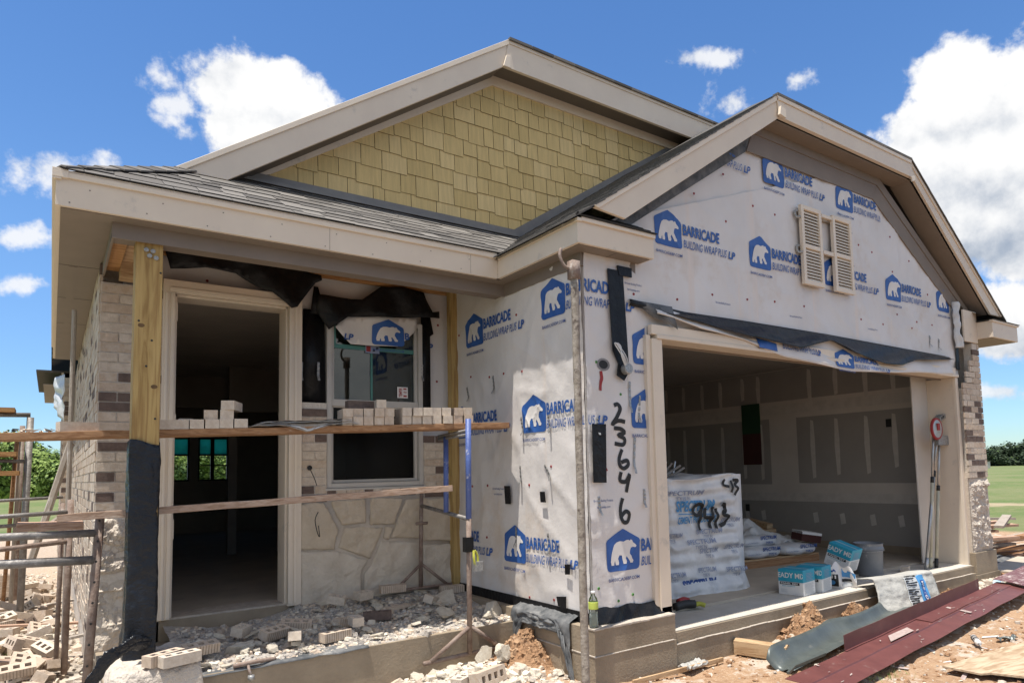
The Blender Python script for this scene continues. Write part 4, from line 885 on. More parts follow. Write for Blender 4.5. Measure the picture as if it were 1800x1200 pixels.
mb.add([(.86,1.77,top-.02), (7.2,1.77,top-.02), (4.1,4.6,top+PT*2.9), (3.9,4.6,top+PT*2.9)], [(0,1,2,3)], 'shingle0'); mb.add([(.86,1.77,top-.02), (3.9,4.6,top+PT*2.9), (3.9,12.8,top+PT*2.9), (.86,12.8,top-.02)], [(0,1,2,3)], 'shingle1')
mb.add([(7.2,1.77,top-.02), (11,1.77,zE), (11,12.8,zE), (4.1,12.8,top+PT*2.9), (4.1,4.6,top+PT*2.9)], [(0,1,2,3,4)], 'shingle1')
mb.box((-3.3,9.6,3.15), (-2.2,12.8,3.18), 'shingle1')
for k in range(20): mb.box((.86+k*.3,1.755,top-.02), (1.152+k*.3,1.80,top+.008), SH[k % 4])
part('main_roof', mb, house, label='grey shingled main roof with a clipped gable')
mb = MB()      # garage roof
gp = .68; gn = math.sqrt(1+gp*gp); gs = V((1/gn,0,gp/gn)); gno = V((-gp/gn,0,1/gn)); zg = 3.262
tabs(mb, (V((.13,2.4,zg)), -Y, gs, gno), [(0,0),(2.585,0),(2.65,.18*gn),(2.65,2.60*gn),(0,2.60*gn)], .15, (.14,.40), .008, SH, 'shingle_side', sr)
mb.add([(.15,-.15,zg-.012), (.15,2.4,zg-.012), (2.70,4.4,zg-.012+gp*2.55), (2.70,-.19,zg-.012+gp*2.55)], [(3,2,1,0)], 'shingle_edge')
gt = zg+gp*2.575
mb.add([(2.70,-.245,gt), (5.37,-.245,gt), (4.1,1.0,gt+.86), (4.0,1.0,gt+.86)], [(0,1,2,3)], 'shingle0'); mb.add([(2.70,-.245,gt), (4.0,1,gt+.86), (4.0,6.6,gt+.86), (2.70,6.6,gt)], [(0,1,2,3)], 'shingle1')
mb.add([(5.37,-.245,gt), (7.78,-.245,3.30), (8.05,-.20,3.20), (8.05,6.6,3.20), (4.1,6.6,gt+.86), (4.1,1,gt+.86)], [(0,1,2,3,4,5)], 'shingle1')
for k in range(9): mb.box((2.70+k*.297,-.262,gt-.008), (2.99+k*.297,-.20,gt+.018), SH[k % 4])
for k in range(12):
    x = 5.36+k*.2; z = gt-k*.145; mb.add([(x,-.262,z+.01), (x+.205,-.262,z-.135), (x+.205,-.1,z-.135), (x,-.1,z+.01), (x,-.262,z-.012), (x+.205,-.262,z-.157)], [(0,3,2,1),(0,1,5,4)], SH[k % 4])
part('garage_roof', mb, house, label='grey shingled garage roof with a clipped gable')
mb = MB()      # little roofs on the eave returns and the hip cap shingles
tabs(mb, (V((.14,-.19,3.285)), X, V((0,.86,.5)), V((0,-.5,.86))), [(0,0),(.87,0),(.87,.26),(.2,.26)], .11, (.2,.34), .012, SH, 'shingle_edge', sr)
mb.prism([(.20,3.283),(1.02,3.283),(1.0,3.31),(.30,3.31)], -.02, .17, front(0), 'shingle_side')
mb.add([(7.16,-.33,3.232), (8.03,-.33,3.232), (8.0,.02,3.40), (7.0,.02,3.42)], [(0,1,2,3)], 'shingle0'); mb.box((7.16,-.33,3.225), (8.03,-.05,3.232), 'shingle_edge')
h0, h1 = V((-3.06,.985,zE+.010)), V((-2.27,1.87,zE+.026+PF*.88)); d = (h1-h0).normalized(); sd = d.cross(Z).normalized()
for k in range(9):
    c = h0.lerp(h1, k/8.6); e = c+d*.20; up = V((0,0,.012))
    w_ = min(1, .25+k*.2); rt = (sd*.13-V((0,0,.045)))*w_; lt = (-sd*.12-V((0,0,.05)))*w_; r2 = rt*.9; l2 = lt*.9
    vs = [c+lt+up*1.4, c+up*1.4, c+rt+up*1.4, e+l2+up*.5, e+up*.5, e+r2+up*.5]; lo = [p-V((0,0,.011)) for p in vs]
    mb.add(vs+lo, [(0,1,4,3),(1,2,5,4),(0,6,7,1),(1,7,8,2),(2,8,11,5),(3,9,6,0)], SH[k % 4])
part('hip_cap', mb, house)

# --- main gable: shingle siding, trim, rake boards
SG = 2.10
mb = MB(); gr = random.Random(5)
reg = [(-1.60,4.035), (4.6,4.035), (4.6,5.66), (.83,5.66)]
tabs(mb, front(SG), reg, .185, (.12,.29), .012, ['siding0','siding0','siding1','siding2'], 'siding_gap', gr, jit=(0,0,-.022,.012,-.01), over=.3, gap=.006)
mb.prism([(-1.75,3.9),(4.9,3.9),(4.9,6.1),(1.0,6.1)], -.06, 0, front(SG), 'siding_gap')
part('gable_siding', mb, house, label='olive staggered shingle siding in the main gable')
mb = MB()
mb.prism([(-2.0,3.86),(-1.54,4.045),(.82,5.64),(5.2,5.64),(5.2,5.80),(.80,5.80),(-2.3,3.72)], .0, .03, front(SG), 'paint'); 
mb.prism([(-2.315,3.80),(-1.94,3.80),(.80,5.71),(.861,6.01)][::1], .0, .03, front(1.83), 'paint')
mb.prism([(.861,6.01),(.80,5.71),(7.0,5.71),(7.0,6.01)], .0, .038, front(1.83), 'paint')
mb.prism([(-2.325,3.815),(-2.27,3.80),(.875,5.985),(.861,6.035)], .03, .045, front(1.83), 'paint_light'); mb.prism([(.861,6.035),(.875,5.985),(7,5.985),(7,6.035)], .038, .05, front(1.83), 'paint_light')
mb.prism([(.78,5.70),(.87,5.70),(.87,5.83),(.82,5.83)], .038, .062, front(1.83), 'paint_light')
part('gable_fascia', mb, house, bevel=.003)
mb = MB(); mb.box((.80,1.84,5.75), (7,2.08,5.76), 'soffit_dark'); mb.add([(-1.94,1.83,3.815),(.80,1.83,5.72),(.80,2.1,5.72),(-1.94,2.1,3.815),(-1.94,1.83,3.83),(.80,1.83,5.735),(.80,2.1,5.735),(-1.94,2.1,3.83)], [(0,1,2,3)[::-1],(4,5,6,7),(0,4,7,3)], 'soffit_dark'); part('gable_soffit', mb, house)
mb = MB(); mb.box((-1.95,2.05,3.955), (1.12,2.085,4.025), 'metal_trim'); mb.add([(1.0,2.075,3.99),(1.13,2.075,3.93),(4.0,2.075,5.86),(4.0,2.075,5.93)], [(0,1,2,3)], 'metal_trim'); mb.box((-1.95,2.0,3.93), (1.05,2.05,3.96), 'metal_trim'); part('step_flashing', mb, house)

# --- garage gable: rake boards, soffit, frieze
mb = MB(); yg = -.20
mb.prism([(.300,3.365),(.62,3.335),(2.745,4.795),(2.70,4.985)], 0, .03, front(yg), 'paint'); mb.prism([(2.70,4.985),(2.745,4.795),(5.42,4.795),(5.36,4.985)], 0, .045, front(yg), 'paint')
mb.prism([(5.36,4.985),(5.42,4.795),(7.35,3.33),(7.70,3.33)], 0, .03, front(yg), 'paint')
mb.prism([(.29,3.372),(.335,3.36),(2.72,4.962),(2.70,5.008)], .03, .045, front(yg), 'paint_light'); mb.prism([(2.70,5.005),(2.715,4.962),(5.35,4.962),(5.365,5.005)], .045, .057, front(yg), 'paint_light'); mb.prism([(5.35,4.962),(7.63,3.33),(7.70,3.335),(5.365,5.005)], .03, .045, front(yg), 'paint_light')
mb.prism([(2.70,4.80),(2.80,4.785),(2.80,4.87),(2.72,4.89)], .045, .075, front(yg), 'paint_light'); mb.prism([(5.36,4.74),(5.44,4.78),(5.44,4.83),(5.34,4.80)], .03, .05, front(yg), 'paint_light')
part('garage_fascia', mb, house, bevel=.003)
mb = MB(); mb.box((2.70,-.19,4.775), (5.42,.03,4.79), 'paint_shaded')
for a, b in (((.55,3.34),(2.72,4.78)), ((5.40,4.78),(7.33,3.33))): mb.add([(a[0],-.19,a[1]),(b[0],-.19,b[1]),(b[0],.05,b[1]),(a[0],.05,a[1])], [(0,1,2,3)], 'paint_shaded')
part('garage_soffit', mb, house)
mb = MB()
mb.prism([(.70,3.40),(.88,3.40),(2.50,4.475),(2.62,4.66),(2.55,4.70)], .022, .026, front(WY), 'membrane_dusty')
mb.prism([(2.49,4.475),(4.85,4.49),(4.97,4.70),(2.60,4.70)], .018, .034, front(WY), 'paint_shaded'); mb.prism([(4.85,4.49),(6.66,3.42),(6.85,3.42),(6.95,3.50),(4.98,4.74)], .018, .034, front(WY), 'paint_shaded'); mb.prism([(2.60,4.68),(4.95,4.68),(5.0,4.78),(2.65,4.78)], .0, .045, front(WY), 'paint_shaded'); mb.prism([(4.95,4.68),(7.1,3.36),(7.25,3.36),(5.0,4.78)], .0, .045, front(WY), 'paint_shaded')
part('garage_frieze', mb, house)
mb = MB(); mb.grid(lambda a, b: V((6.68+.11*a+.03*noise.noise(V((b*6,a,0))), -.03-.06*math.sin(a*PI)-.03*noise.noise(V((a*4,b*7,2))), 3.46-.62*b)), 8, 24, 'plastic_clear'); part('plastic_wrap', mb, house, True, solid=.002)
# sagging plastic on the far left wall
mb = MB(); mb.grid(lambda a, b: V((-2.93-.12*a-.06*noise.noise(V((a*4,b*5,1))), 8.6+.5*a, 3.0-.75*b*(1-.4*a))), 8, 14, 'plastic_clear'); part('plastic_wrap', mb, house, True, solid=.002)

# --- louvred shutters
for x0, x1 in ((3.285,3.652), (3.868,4.242)):
    mb = MB(); z0, z1 = 3.225, 4.08; fr(mb, x0, x1, z0, z1, .045, -.068, -.03, 'paint_light'); mb.box((x0+.045,-.064,3.62), (x1-.045,-.034,3.665), 'paint_light')
    for k in range(22):
        z = z0+.055+k*.0342
        if abs(z-3.64) < .035 or z > z1-.06: continue
        mb.add([(x0+.04,-.058,z), (x1-.04,-.058,z), (x1-.04,-.036,z+.03), (x0+.04,-.036,z+.03), (x0+.04,-.058,z-.006), (x1-.04,-.058,z-.006)], [(0,1,2,3),(4,5,1,0)], 'paint_light')
    mb.box((x0+.04,-.036,z0+.04), (x1-.04,-.03,z1-.04), 'paint_shaded')
    for z in (3.62,4.0): mb.tube(smooth_path([((x0-.01) if x0 < 3.5 else x1+.01,-.03,z+.02),((x0-.05) if x0 < 3.5 else x1+.04,-.02,z),((x0-.03) if x0 < 3.5 else x1+.04,-.02,z-.05),((x0) if x0 < 3.5 else x1,-.06,z-.06)],4), .014, 'galv', 6)
    part('shutter', mb, house, bevel=.002)
mb = MB(); mb.box((3.672,-.06,4.02), (3.888,-.03,4.055), 'paint_light'); mb.box((3.672,-.06,3.61), (3.888,-.03,3.65), 'paint_light'); mb.box((3.30,-.03,3.63), (4.26,.02,3.66), 'wood_grey'); mb.box((3.30,-.03,4.0), (4.26,.02,4.03), 'wood_grey'); part('shutter_rail', mb, house)
# ================================================================== LOOSE THINGS
# --- bricks: a cored brick, then copies
BL, BW, BH = .235, .092, .068
def brick_mesh(name, face, holes=4, big=False, L=BL, W=BW, H=BH):
    mb = MB(); xs = [-L/2]; m_ = L/(holes+ (holes+1)*.75); wall = m_*.75
    cur = -L/2
    for k in range(holes): xs += [cur+wall, cur+wall+m_]; cur += wall+m_
    xs.append(L/2); ys = [-W/2, -W*.22, W*.22, W/2]; zs = (0, H)
    for i in range(len(xs)-1):
        for j in range(3):
            a, b, c, d = xs[i], xs[i+1], ys[j], ys[j+1]
            if i % 2 == 1 and j == 1:
                mb.add([(a,c,0),(b,c,0),(b,d,0),(a,d,0),(a,c,H),(b,c,H),(b,d,H),(a,d,H)], [(0,4,5,1),(1,5,6,2),(2,6,7,3),(3,7,4,0)], 'print_black' if False else face)
                mb.add([(a,c,H*.25),(b,c,H*.25),(b,d,H*.25),(a,d,H*.25)], [(0,1,2,3)], 'hole')
            else: mb.add([(a,c,H),(b,c,H),(b,d,H),(a,d,H)], [(0,1,2,3)], face); mb.add([(a,c,0),(b,c,0),(b,d,0),(a,d,0)], [(3,2,1,0)], face)
    P = [(-L/2,-W/2),(L/2,-W/2),(L/2,W/2),(-L/2,W/2)]
    for i in range(4): (a, b), (c, d) = P[i], P[(i+1) % 4]; mb.add([(a,b,0),(c,d,0),(c,d,H),(a,b,H)], [(0,1,2,3)], face)
    for i in range(1, 12):          # scored long face
        x = -L/2+i*L/12; mb.add([(x-.002,-W/2-.0008,.002),(x+.002,-W/2-.0008,.002),(x+.002,-W/2-.0008,H-.002),(x-.002,-W/2-.0008,H-.002)], [(0,1,2,3)], 'score_'+face) if ('score_'+face) in M else None
    return mb.mesh(name)
bm_light, bm_tan, bm_dark, bm_mix = brick_mesh('brick', 'brick1', 3), brick_mesh('brick', 'brick0', 3), brick_mesh('brick', 'brick2', 3), brick_mesh('brick', 'brick3', 3)
bm_half = brick_mesh('brick', 'brick1', 2, L=.15)
def brick(me, x, y, z, rz, label, group, rx=0, ry=0):
    o = link('brick', me); o.scale = (1, .84, 1) if z > 1.6 and -1.2 < x < 0 else (1, 1, 1)
    if z > 1.6: rz += bj.uniform(-.035,.035); y += bj.uniform(-.012,.012)
    o.location = (x, y, z); o.rotation_euler = (rx, ry, rz); return tag(o, label, 'brick', group)
bj = random.Random(77)
G1, G2 = 'bricks stacked on the scaffold plank', 'bricks lying in the rubble on the porch'
PZ = lambda x: 1.701+(x+2.42)*.0287            # top of the long plank
PY = lambda x: 1.40-(x+2.42)*.170
nth = ['leftmost', 'second from left', 'third from left', 'fourth from left', 'fifth from left', 'rightmost']
for k in range(6):
    x = -2.375+k*.0965; brick(bm_light, x, PY(x)+.118, PZ(x), PI/2-.17, '%s tan brick in the bottom row of six by the post' % nth[k], G1)
brick(bm_mix, -2.09, PY(-2.1)+.118, PZ(-2.1)+.069, PI/2-.17, 'ridged brown brick in the middle row of the pile by the porch post', G1)
brick(bm_light, -1.985, PY(-2)+.118, PZ(-2)+.069, PI/2-.17, 'pale brick right in the middle row of the pile by the post', G1)
brick(bm_light, -1.955, PY(-2)+.10, PZ(-2)+.138, PI/2-.45, 'single pale brick topping the small pile by the porch post', G1)
brick(bm_half, -2.255, PY(-2.25)+.17, PZ(-2.25)+.055, 0, 'brick fragment lying flat on the bottom row of the small pile', G1).scale = (.6,.7,.45)
brick(bm_light, -2.916, PY(-2.92)+.10, PZ(-2.92), .30, 'lone cored brick on the plank left of the porch post', G1)
for r in range(2):
    for k in range(5):
        x = -1.13+k*.0845; me = bm_mix if (k+r) % 2 else bm_tan
        brick(me, x, PY(x)+.12, PZ(x)+.069*r, PI/2-.17, '%s ridged brick of the %s row, left group on the plank' % (('first','second','third','fourth','fifth')[k], ('bottom','top')[r]), G1)
    for k in range(5):
        x = -.655+k*.087; brick(bm_light, x, PY(x)+.12, PZ(x)+.069*r, PI/2-.17, '%s pale brick of the %s row, middle group on the plank' % (('first','second','third','fourth','fifth')[k], ('bottom','top')[r]), G1)
    for k in range(2):
        x = -.195+k*.087; brick(bm_mix if k else bm_tan, x, PY(x)+.15, PZ(x)+.069*r, PI/2-.17, '%s brick of the %s row beside the blue jack on the plank' % (('left','right')[k], ('bottom','top')[r]), G1)
brick(bm_dark, -1.0, PY(-1)+.14, PZ(-1)+.139, .0, 'dark brown brick lying on top of the left group before the window', G1)
brick(bm_light, -.86, PY(-.9)+.12, PZ(-.9)+.139, PI/2-.17, 'pale brick end standing beside the dark brick on top of the left group', G1)
# on the porch
for me, x, y, z, rz, rx, ry, lab in [
 (bm_tan,-2.44,.93,.175,.50,0,0,'cored tan brick at the back of the pair on the rough concrete corner'),(bm_light,-2.36,.85,.172,.28,0,0,'cored tan brick at the front of the pair on the rough concrete corner'),
 (bm_mix,-2.17,1.30,.12,.2,.2,0,'brick tipped in the rubble beside the black wrapped post'),
 (bm_light,-1.52,1.28,.10,1.25,0,.25,'pale brick on end pointing at the viewer in the middle of the porch'),(bm_mix,-1.24,1.20,.08,.25,.0,0,'ridged brick lying flat in front in the middle of the porch'),
 (bm_mix,-1.03,1.52,.10,.25,0,.1,'ridged brick behind the pale half brick on the porch'),(bm_half,-1.03,1.33,.14,1.5,0,0,'pale half brick perched on two ridged bricks on the porch'),
 (bm_dark,-.76,1.55,.11,-.35,0,0,'dark brown brick lying on the porch rubble'),(bm_mix,-.50,1.76,.12,.35,PI/2,0,'ridged brick standing on its side on the porch below the window'),
 (bm_tan,-.42,2.02,.24,-.15,0,0,'cored brick lying against the flagstone below the window'),(bm_mix,-1.62,1.50,.11,.5,.3,.0,'brick half buried in rubble in front of the door'),(bm_tan,-1.42,1.62,.12,-.3,.2,.1,'brown brick chunk before the door'),
 (bm_half,-.18,1.72,.15,.7,.3,.2,'broken brick end beside the trestle leg on the porch'),(bm_mix,.18,1.98,.17,-.2,0,0,'brick lying against the wrapped wall at the back of the porch'),(bm_half,-1.83,1.66,.13,.9,.2,0,'brick bat in the rubble left of the doorway'),(bm_half,-.72,1.98,.22,.3,.1,0,'brown brick bat under the flagstone wall'),
 (bm_half,-.98,1.95,.22,-.5,.1,.2,'reddish brick bat at the foot of the door trim')]:
    brick(me, x, y, z, rz, lab, G2, rx, ry)
# front heap
brick(brick_mesh('brick','brick3',4,L=.30,W=.11,H=.10), -.42, .36, -.17, .33, 'yellowish brick with four square cores showing, in front of the stone heap', 'bricks by the stone heap', PI/2*.86)
brick(bm_half, -.60, .36, -.20, .5, 'brown brick bat beside the yellowish cored brick', 'bricks by the stone heap')
brick(bm_half, 5.50, .22, .0, .35, 'pale brick on the garage slab by the long handled tools', 'loose bricks in the garage')
brick(bm_half, 6.45, -.30, -.22, .6, 'orange brick bat in the crumpled blue wrapper by the red flashing', 'loose bricks in the garage')
# left yard heap: copies
G3 = 'bricks tumbled in the heap left of the house'
yr = random.Random(21)
for k in range(84):
    t = (k/84)**1.15; y = 2.3+6.9*t+yr.uniform(-.2,.2); x = -3.05-.052*(y-2.3)*.0+yr.uniform(-.42,.16)-.02*y; h = .05+.17*max(0, 1-abs(x+3.25)/.5)
    brick(yr.choice((bm_light, bm_tan, bm_mix, bm_tan)), x, y, gz(x,y)+yr.uniform(0,.9)*h, yr.uniform(0,PI), 'cored tan brick tumbled in the sunlit heap left of the house', G3, yr.uniform(-.5,.5)+(PI/2 if k % 3 == 0 else 0), yr.uniform(-.4,.4))
G4 = 'bricks in the neat stack at the left edge'
for r in range(4):
    for k in range(3):
        brick((bm_tan, bm_mix)[(r+k) % 2], -3.60+.10*k, 8.2+.03*r, -.22+.075*r, PI/2+.05, 'cored brick in the small neat stack at the left edge of the yard', G4, 0, 0)
# --- limestone pieces
def chunk(seed, flat=.3, n=16):
    r = random.Random(seed); bm = bmesh.new()
    for k in range(n):
        t = r.uniform(0, 2*PI); q = r.uniform(.75, 1.0); zz = r.choice((0, 1))*flat+r.uniform(-.06,.06)*flat; bm.verts.new((math.cos(t)*q*r.uniform(.8,1.1), math.sin(t)*q*r.uniform(.55,.8), zz))
    bmesh.ops.convex_hull(bm, input=bm.verts[:]); bmesh.ops.delete(bm, geom=[v for v in bm.verts if not v.link_faces], context='VERTS'); bmesh.ops.subdivide_edges(bm, edges=bm.edges[:], cuts=2, use_grid_fill=True)
    for v in bm.verts: v.co += V((noise.noise(v.co*3+V((seed,0,0))), noise.noise(v.co*3+V((0,seed,0))), noise.noise(v.co*3+V((0,0,seed)))*flat*1.5))*.09+V((noise.noise(v.co*9), noise.noise(v.co*9+V((5,0,0))), noise.noise(v.co*8+V((0,4,0)))*flat))*.035
    me = bpy.data.meshes.new('stone_chunk'); bm.to_mesh(me); bm.free(); me.materials.append(M['limestone']); return me
chunks = [chunk(s, f) for s, f in ((1,.25),(2,.35),(3,.22),(4,.5),(5,.28),(6,.4),(8,.2),(9,.32))]
def stone(x, y, z, s, rz, lab, group, me=None, rx=0, ry=0):
    o = link('stone_chunk', me or yr.choice(chunks)); o.location = (x, y, z); o.scale = (s, s, s); o.rotation_euler = (rx, ry, rz); return tag(o, lab, 'stone', group)
GS = 'limestone pieces in the heap before the porch'
stone(-.10,.60,-.10,.135,.5,'tallest pointed white limestone slab standing upright in the heap before the porch',GS,chunks[4],1.25,.25)
stone(-.20,.74,-.12,.10,.2,'orange tinted limestone slab leaning behind the pointed white one',GS,chunks[2],1.2,-.2)
sp = [(-.62,.62),(-.78,.66),(-.52,.50),(-.66,.44),(-.45,.68),(-.35,.58),(-.86,.52),(-.98,.60),(-.74,.36),(-.9,.38),(-.55,.30),(-.30,.46),(-.18,.44),(-1.08,.48),(-.02,.46),(-.84,.22),(-.64,.20),(-1.0,.28),(-.42,.80),(-.60,.80),(.02,.30),(-.2,.24),(.10,.62),(-1.15,.34),(-.75,.78),(-.9,.74),(-.05,.72),(-.3,.7)]
for k, (x, y) in enumerate(sp): stone(x, y, gz(x,y)+yr.uniform(.0,.03), yr.uniform(.045,.088), yr.uniform(0,6), 'broken white limestone piece in the sunlit heap before the porch', GS, None, yr.uniform(-.5,.5), yr.uniform(-.4,.4))
GP = 'limestone pieces in the rubble on the porch'
stone(.16,1.22,.08,.16,.4,'largest limestone block on the porch, beside the wrapped garage wall',GP,chunks[3],PI/2*.78,.15)
stone(-.24,1.30,.12,.11,.2,'flat white limestone flake just left of the big block on the porch',GP,chunks[0],.5,.1)
stone(-.02,1.75,.14,.15,.3,'grey dusted limestone slab leaning behind the flat flake on the porch',GP,chunks[5],.8,-.2)
stone(-1.88,1.36,.07,.14,.3,'wide flat limestone block lying in front of the doorway',GP,chunks[5],0,0)
stone(-1.16,1.44,.14,.085,.9,'white limestone chip leaning on the bricks in the middle of the porch',GP,chunks[6],.5,.2)
stone(-2.05,1.02,.06,.06,.3,'small white limestone chip at the front edge of the porch slab',GP,chunks[0],0,0)
for k in range(75):
    x = yr.uniform(-2.2,.2); y = yr.uniform(1.02,1.95); y += .15*(x > -.8)
    if x < -1.2 and y > 1.7: continue
    stone(x, y, .06+.10*(y-.95)+yr.uniform(0,.02), yr.uniform(.018,.07), yr.uniform(0,6), 'small limestone chip among the mortar droppings on the porch', GP, None, yr.uniform(-.4,.4), yr.uniform(-.4,.4))
GL = 'limestone pieces beside the left wall'
for k in range(16):
    y = yr.uniform(2.4,6.5); x = -2.93+yr.uniform(-.45,.1); stone(x, y, gz(x,y)+.01, yr.uniform(.03,.09), yr.uniform(0,6), 'pale limestone piece on the dusty ground left of the house', GL, None, yr.uniform(-.4,.4), 0)
GR = 'limestone pieces by the right pillar'
for k in range(14):
    x = yr.uniform(5.6,7.6); y = yr.uniform(-.55,-.15); stone(x, y, gz(x,y), yr.uniform(.025,.06), yr.uniform(0,6), 'white limestone rubble on the ground below the right pillar', GR, None, yr.uniform(-.4,.4), 0)
# --- rough concrete corner under the post, mortar droppings, fine debris
mb = MB(); mb.grid(lambda a, b: V((-2.76+.55*a, .80+.75*b, .165-.30*max(0,(.06-b)/.06)*1.2-.25*max(0,(.05-a)/.05)-.2*max(0,(a-.95)/.05)+.02*noise.fractal(V((a*7,b*7,1)),.8,2,4))), 40, 40, 'stone_rough')
single('concrete_stub', mb, 'rough mortar covered concrete corner at the foot of the porch post', 'concrete', smooth=True)
mb = MB(); 
def dropf(a, b):
    x = -2.3+2.62*a; y = .965+1.23*b; q = noise.fractal(V((x*4, y*4, 2)), .9, 2.1, 5)
    return V((x, y, .048+b**1.5*.14*(1-.75*max(0, 1-abs((x+1.8)/.55)))+.035*max(0, q+.1)*min(1, b*8+.15)))
mb.grid(dropf, 110, 60, 'rubble')
o = single('mortar_droppings', mb, 'grey mortar droppings and gravel covering the porch slab', None, smooth=True); o['kind'] = 'stuff'
def debris(name, lab, n, place, smin, smax, mats, seed):
    r = random.Random(seed); mb = MB()
    for k in range(n):
        x, y, z = place(r); s = r.uniform(smin, smax); 
        if r.random() < .12: s *= 1.8
        a = r.uniform(0, 6); f = r.uniform(.3,.8); pts = []
        R = Matrix.Translation((x,y,z)) @ Matrix.Rotation(a,4,'Z') @ Matrix.Rotation(r.uniform(-.5,.5),4,'X')
        pts = [(s*r.uniform(.5,1)*math.cos(t*PI/2.5), s*r.uniform(.5,1)*math.sin(t*PI/2.5), 0) for t in range(5)]; tp = [(p[0]*r.uniform(.6,.95), p[1]*r.uniform(.6,.95), s*f) for p in pts]
        mb.add(pts+tp, [(5,6,7,8,9)]+[(i,(i+1)%5,5+(i+1)%5,5+i) for i in range(5)], r.choice(mats), R)
    o = single(name, mb, lab, None); o['kind'] = 'stuff'; return o
debris('porch_debris', 'fine chips and crumbs scattered over the porch slab', 3600, lambda r: (lambda x, y: (x, y, dropf((x+2.3)/2.62, (y-.965)/1.23).z-.003))(r.uniform(-2.25,.26), r.uniform(.98,2.15)), .005, .030, ['limestone','rubble','brick3','rubble','limestone','brick0','rubble'], 31)
debris('yard_debris', 'brick crumbs and mortar lumps scattered on the ground left of the house', 3200, lambda r: (lambda x, y: (x, y, gz(x,y)-.004))(r.uniform(-4.6,-2.72), 2.0+9.5*r.random()**1.5), .008, .05, ['dust','limestone','brick0','limestone','brick3','dust'], 32)
debris('heap_debris', 'fine limestone chips around the stone heap', 2200, lambda r: (lambda x, y: (x, y, gz(x,y)-.004))(r.gauss(-.5,.45), min(.92,r.gauss(.45,.25))), .007, .042, ['limestone','limestone','dust','limestone','brick3'], 33)
debris('dirt_debris', 'pebbles and clods on the bare earth before the garage', 3800, lambda r: (lambda x, y: (x, y, gz(x,y)-.004))(r.uniform(.3,8), -.13-2.1*r.random()), .004, .024, ['dirt','dirt','dust','dirt','limestone'], 34)
debris('rubble_debris', 'white crumbled mortar heaped under the right pillar', 1300, lambda r: (lambda x, y: (x, y, gz(x,y)+.03*r.random()))(r.gauss(6.7,.45), min(-.13,-.34+.1*r.gauss(0,1))), .012, .04, ['limestone','limestone','dust'], 35)
mb = MB(); r_ = random.Random(44)
for k in range(46):
    x, y = r_.uniform(1.2,5.5), r_.uniform(-1.95,-.9); T = Matrix.Translation((x,y,gz(x,y)+.004)) @ Matrix.Rotation(r_.uniform(0,6),4,'Z') @ Matrix.Rotation(r_.uniform(-.25,.25),4,'Y'); l, w = r_.uniform(.02,.09), r_.uniform(.008,.025)
    mb.add([(-l,-w,0),(l,-w*.6,.004),(l*.8,w,.008),(-l*.7,w,.002)], [(0,1,2,3)], r_.choice(('print_white','scuff','wood_raw','box_grey')), T)
o = single('litter', mb, 'paper shreds and wood splinters on the bare earth', None); o['kind'] = 'stuff'
# clay clods heaped against the garage slab
def heap(cx, cy, rx, ry, h, seed, lab, mk='dirt'):
    mb = MB()
    def f(a, b):
        t = a*2*PI; q = b; x = cx+rx*q*math.cos(t); y = cy+ry*q*math.sin(t); n_ = noise.fractal(V((x*9,y*9,seed)), .9, 2.2, 5)
        return V((x, y, gz(x,y)-.015+h*(.5+.5*math.cos(q*PI))*(1+.5*n_)+.045*n_*(q < .97)+.02*noise.noise(V((x*38,y*38,seed)))*(q < .97)))
    mb.grid(f, 60, 26, mk); r = random.Random(seed*13)
    for k in range(230):
        t, q = r.random(), r.random()**.6*1.02; p = f(t, q); s_ = r.uniform(.008,.034)*(1.6 if r.random() < .12 else 1); T = Matrix.Translation(p) @ Matrix.Rotation(r.uniform(0,6),4,'Z') @ Matrix.Rotation(r.uniform(-.8,.8),4,'X')
        mb.add([(s_*math.cos(j*PI/2.5)*r.uniform(.6,1.1), s_*math.sin(j*PI/2.5)*r.uniform(.6,1.1), -s_*.4) for j in range(5)]+[(s_*.7*math.cos(j*PI/2.5+.3)*r.uniform(.5,1), s_*.7*math.sin(j*PI/2.5+.3)*r.uniform(.5,1), s_*r.uniform(.4,.8)) for j in range(5)], [(5,6,7,8,9)]+[(j,(j+1)%5,5+(j+1)%5,5+j) for j in range(5)], r.choice((mk, mk, 'clod')), T)
    return single('dirt_mound', mb, lab, 'dirt mound')
heap(2.82,-.26,.46,.26,.15,1,'orange clay clods piled against the garage slab behind the timber offcut'); heap(3.62,-.26,.40,.18,.15,2,'smaller mound of orange clay clods behind the grey flashing'); heap(.14,.64,.40,.36,.12,3,'orange dirt mound heaped in the corner by the foundation'); heap(5.6,-.25,.45,.14,.10,4,'low orange mound of clods left of the white mortar rubble')

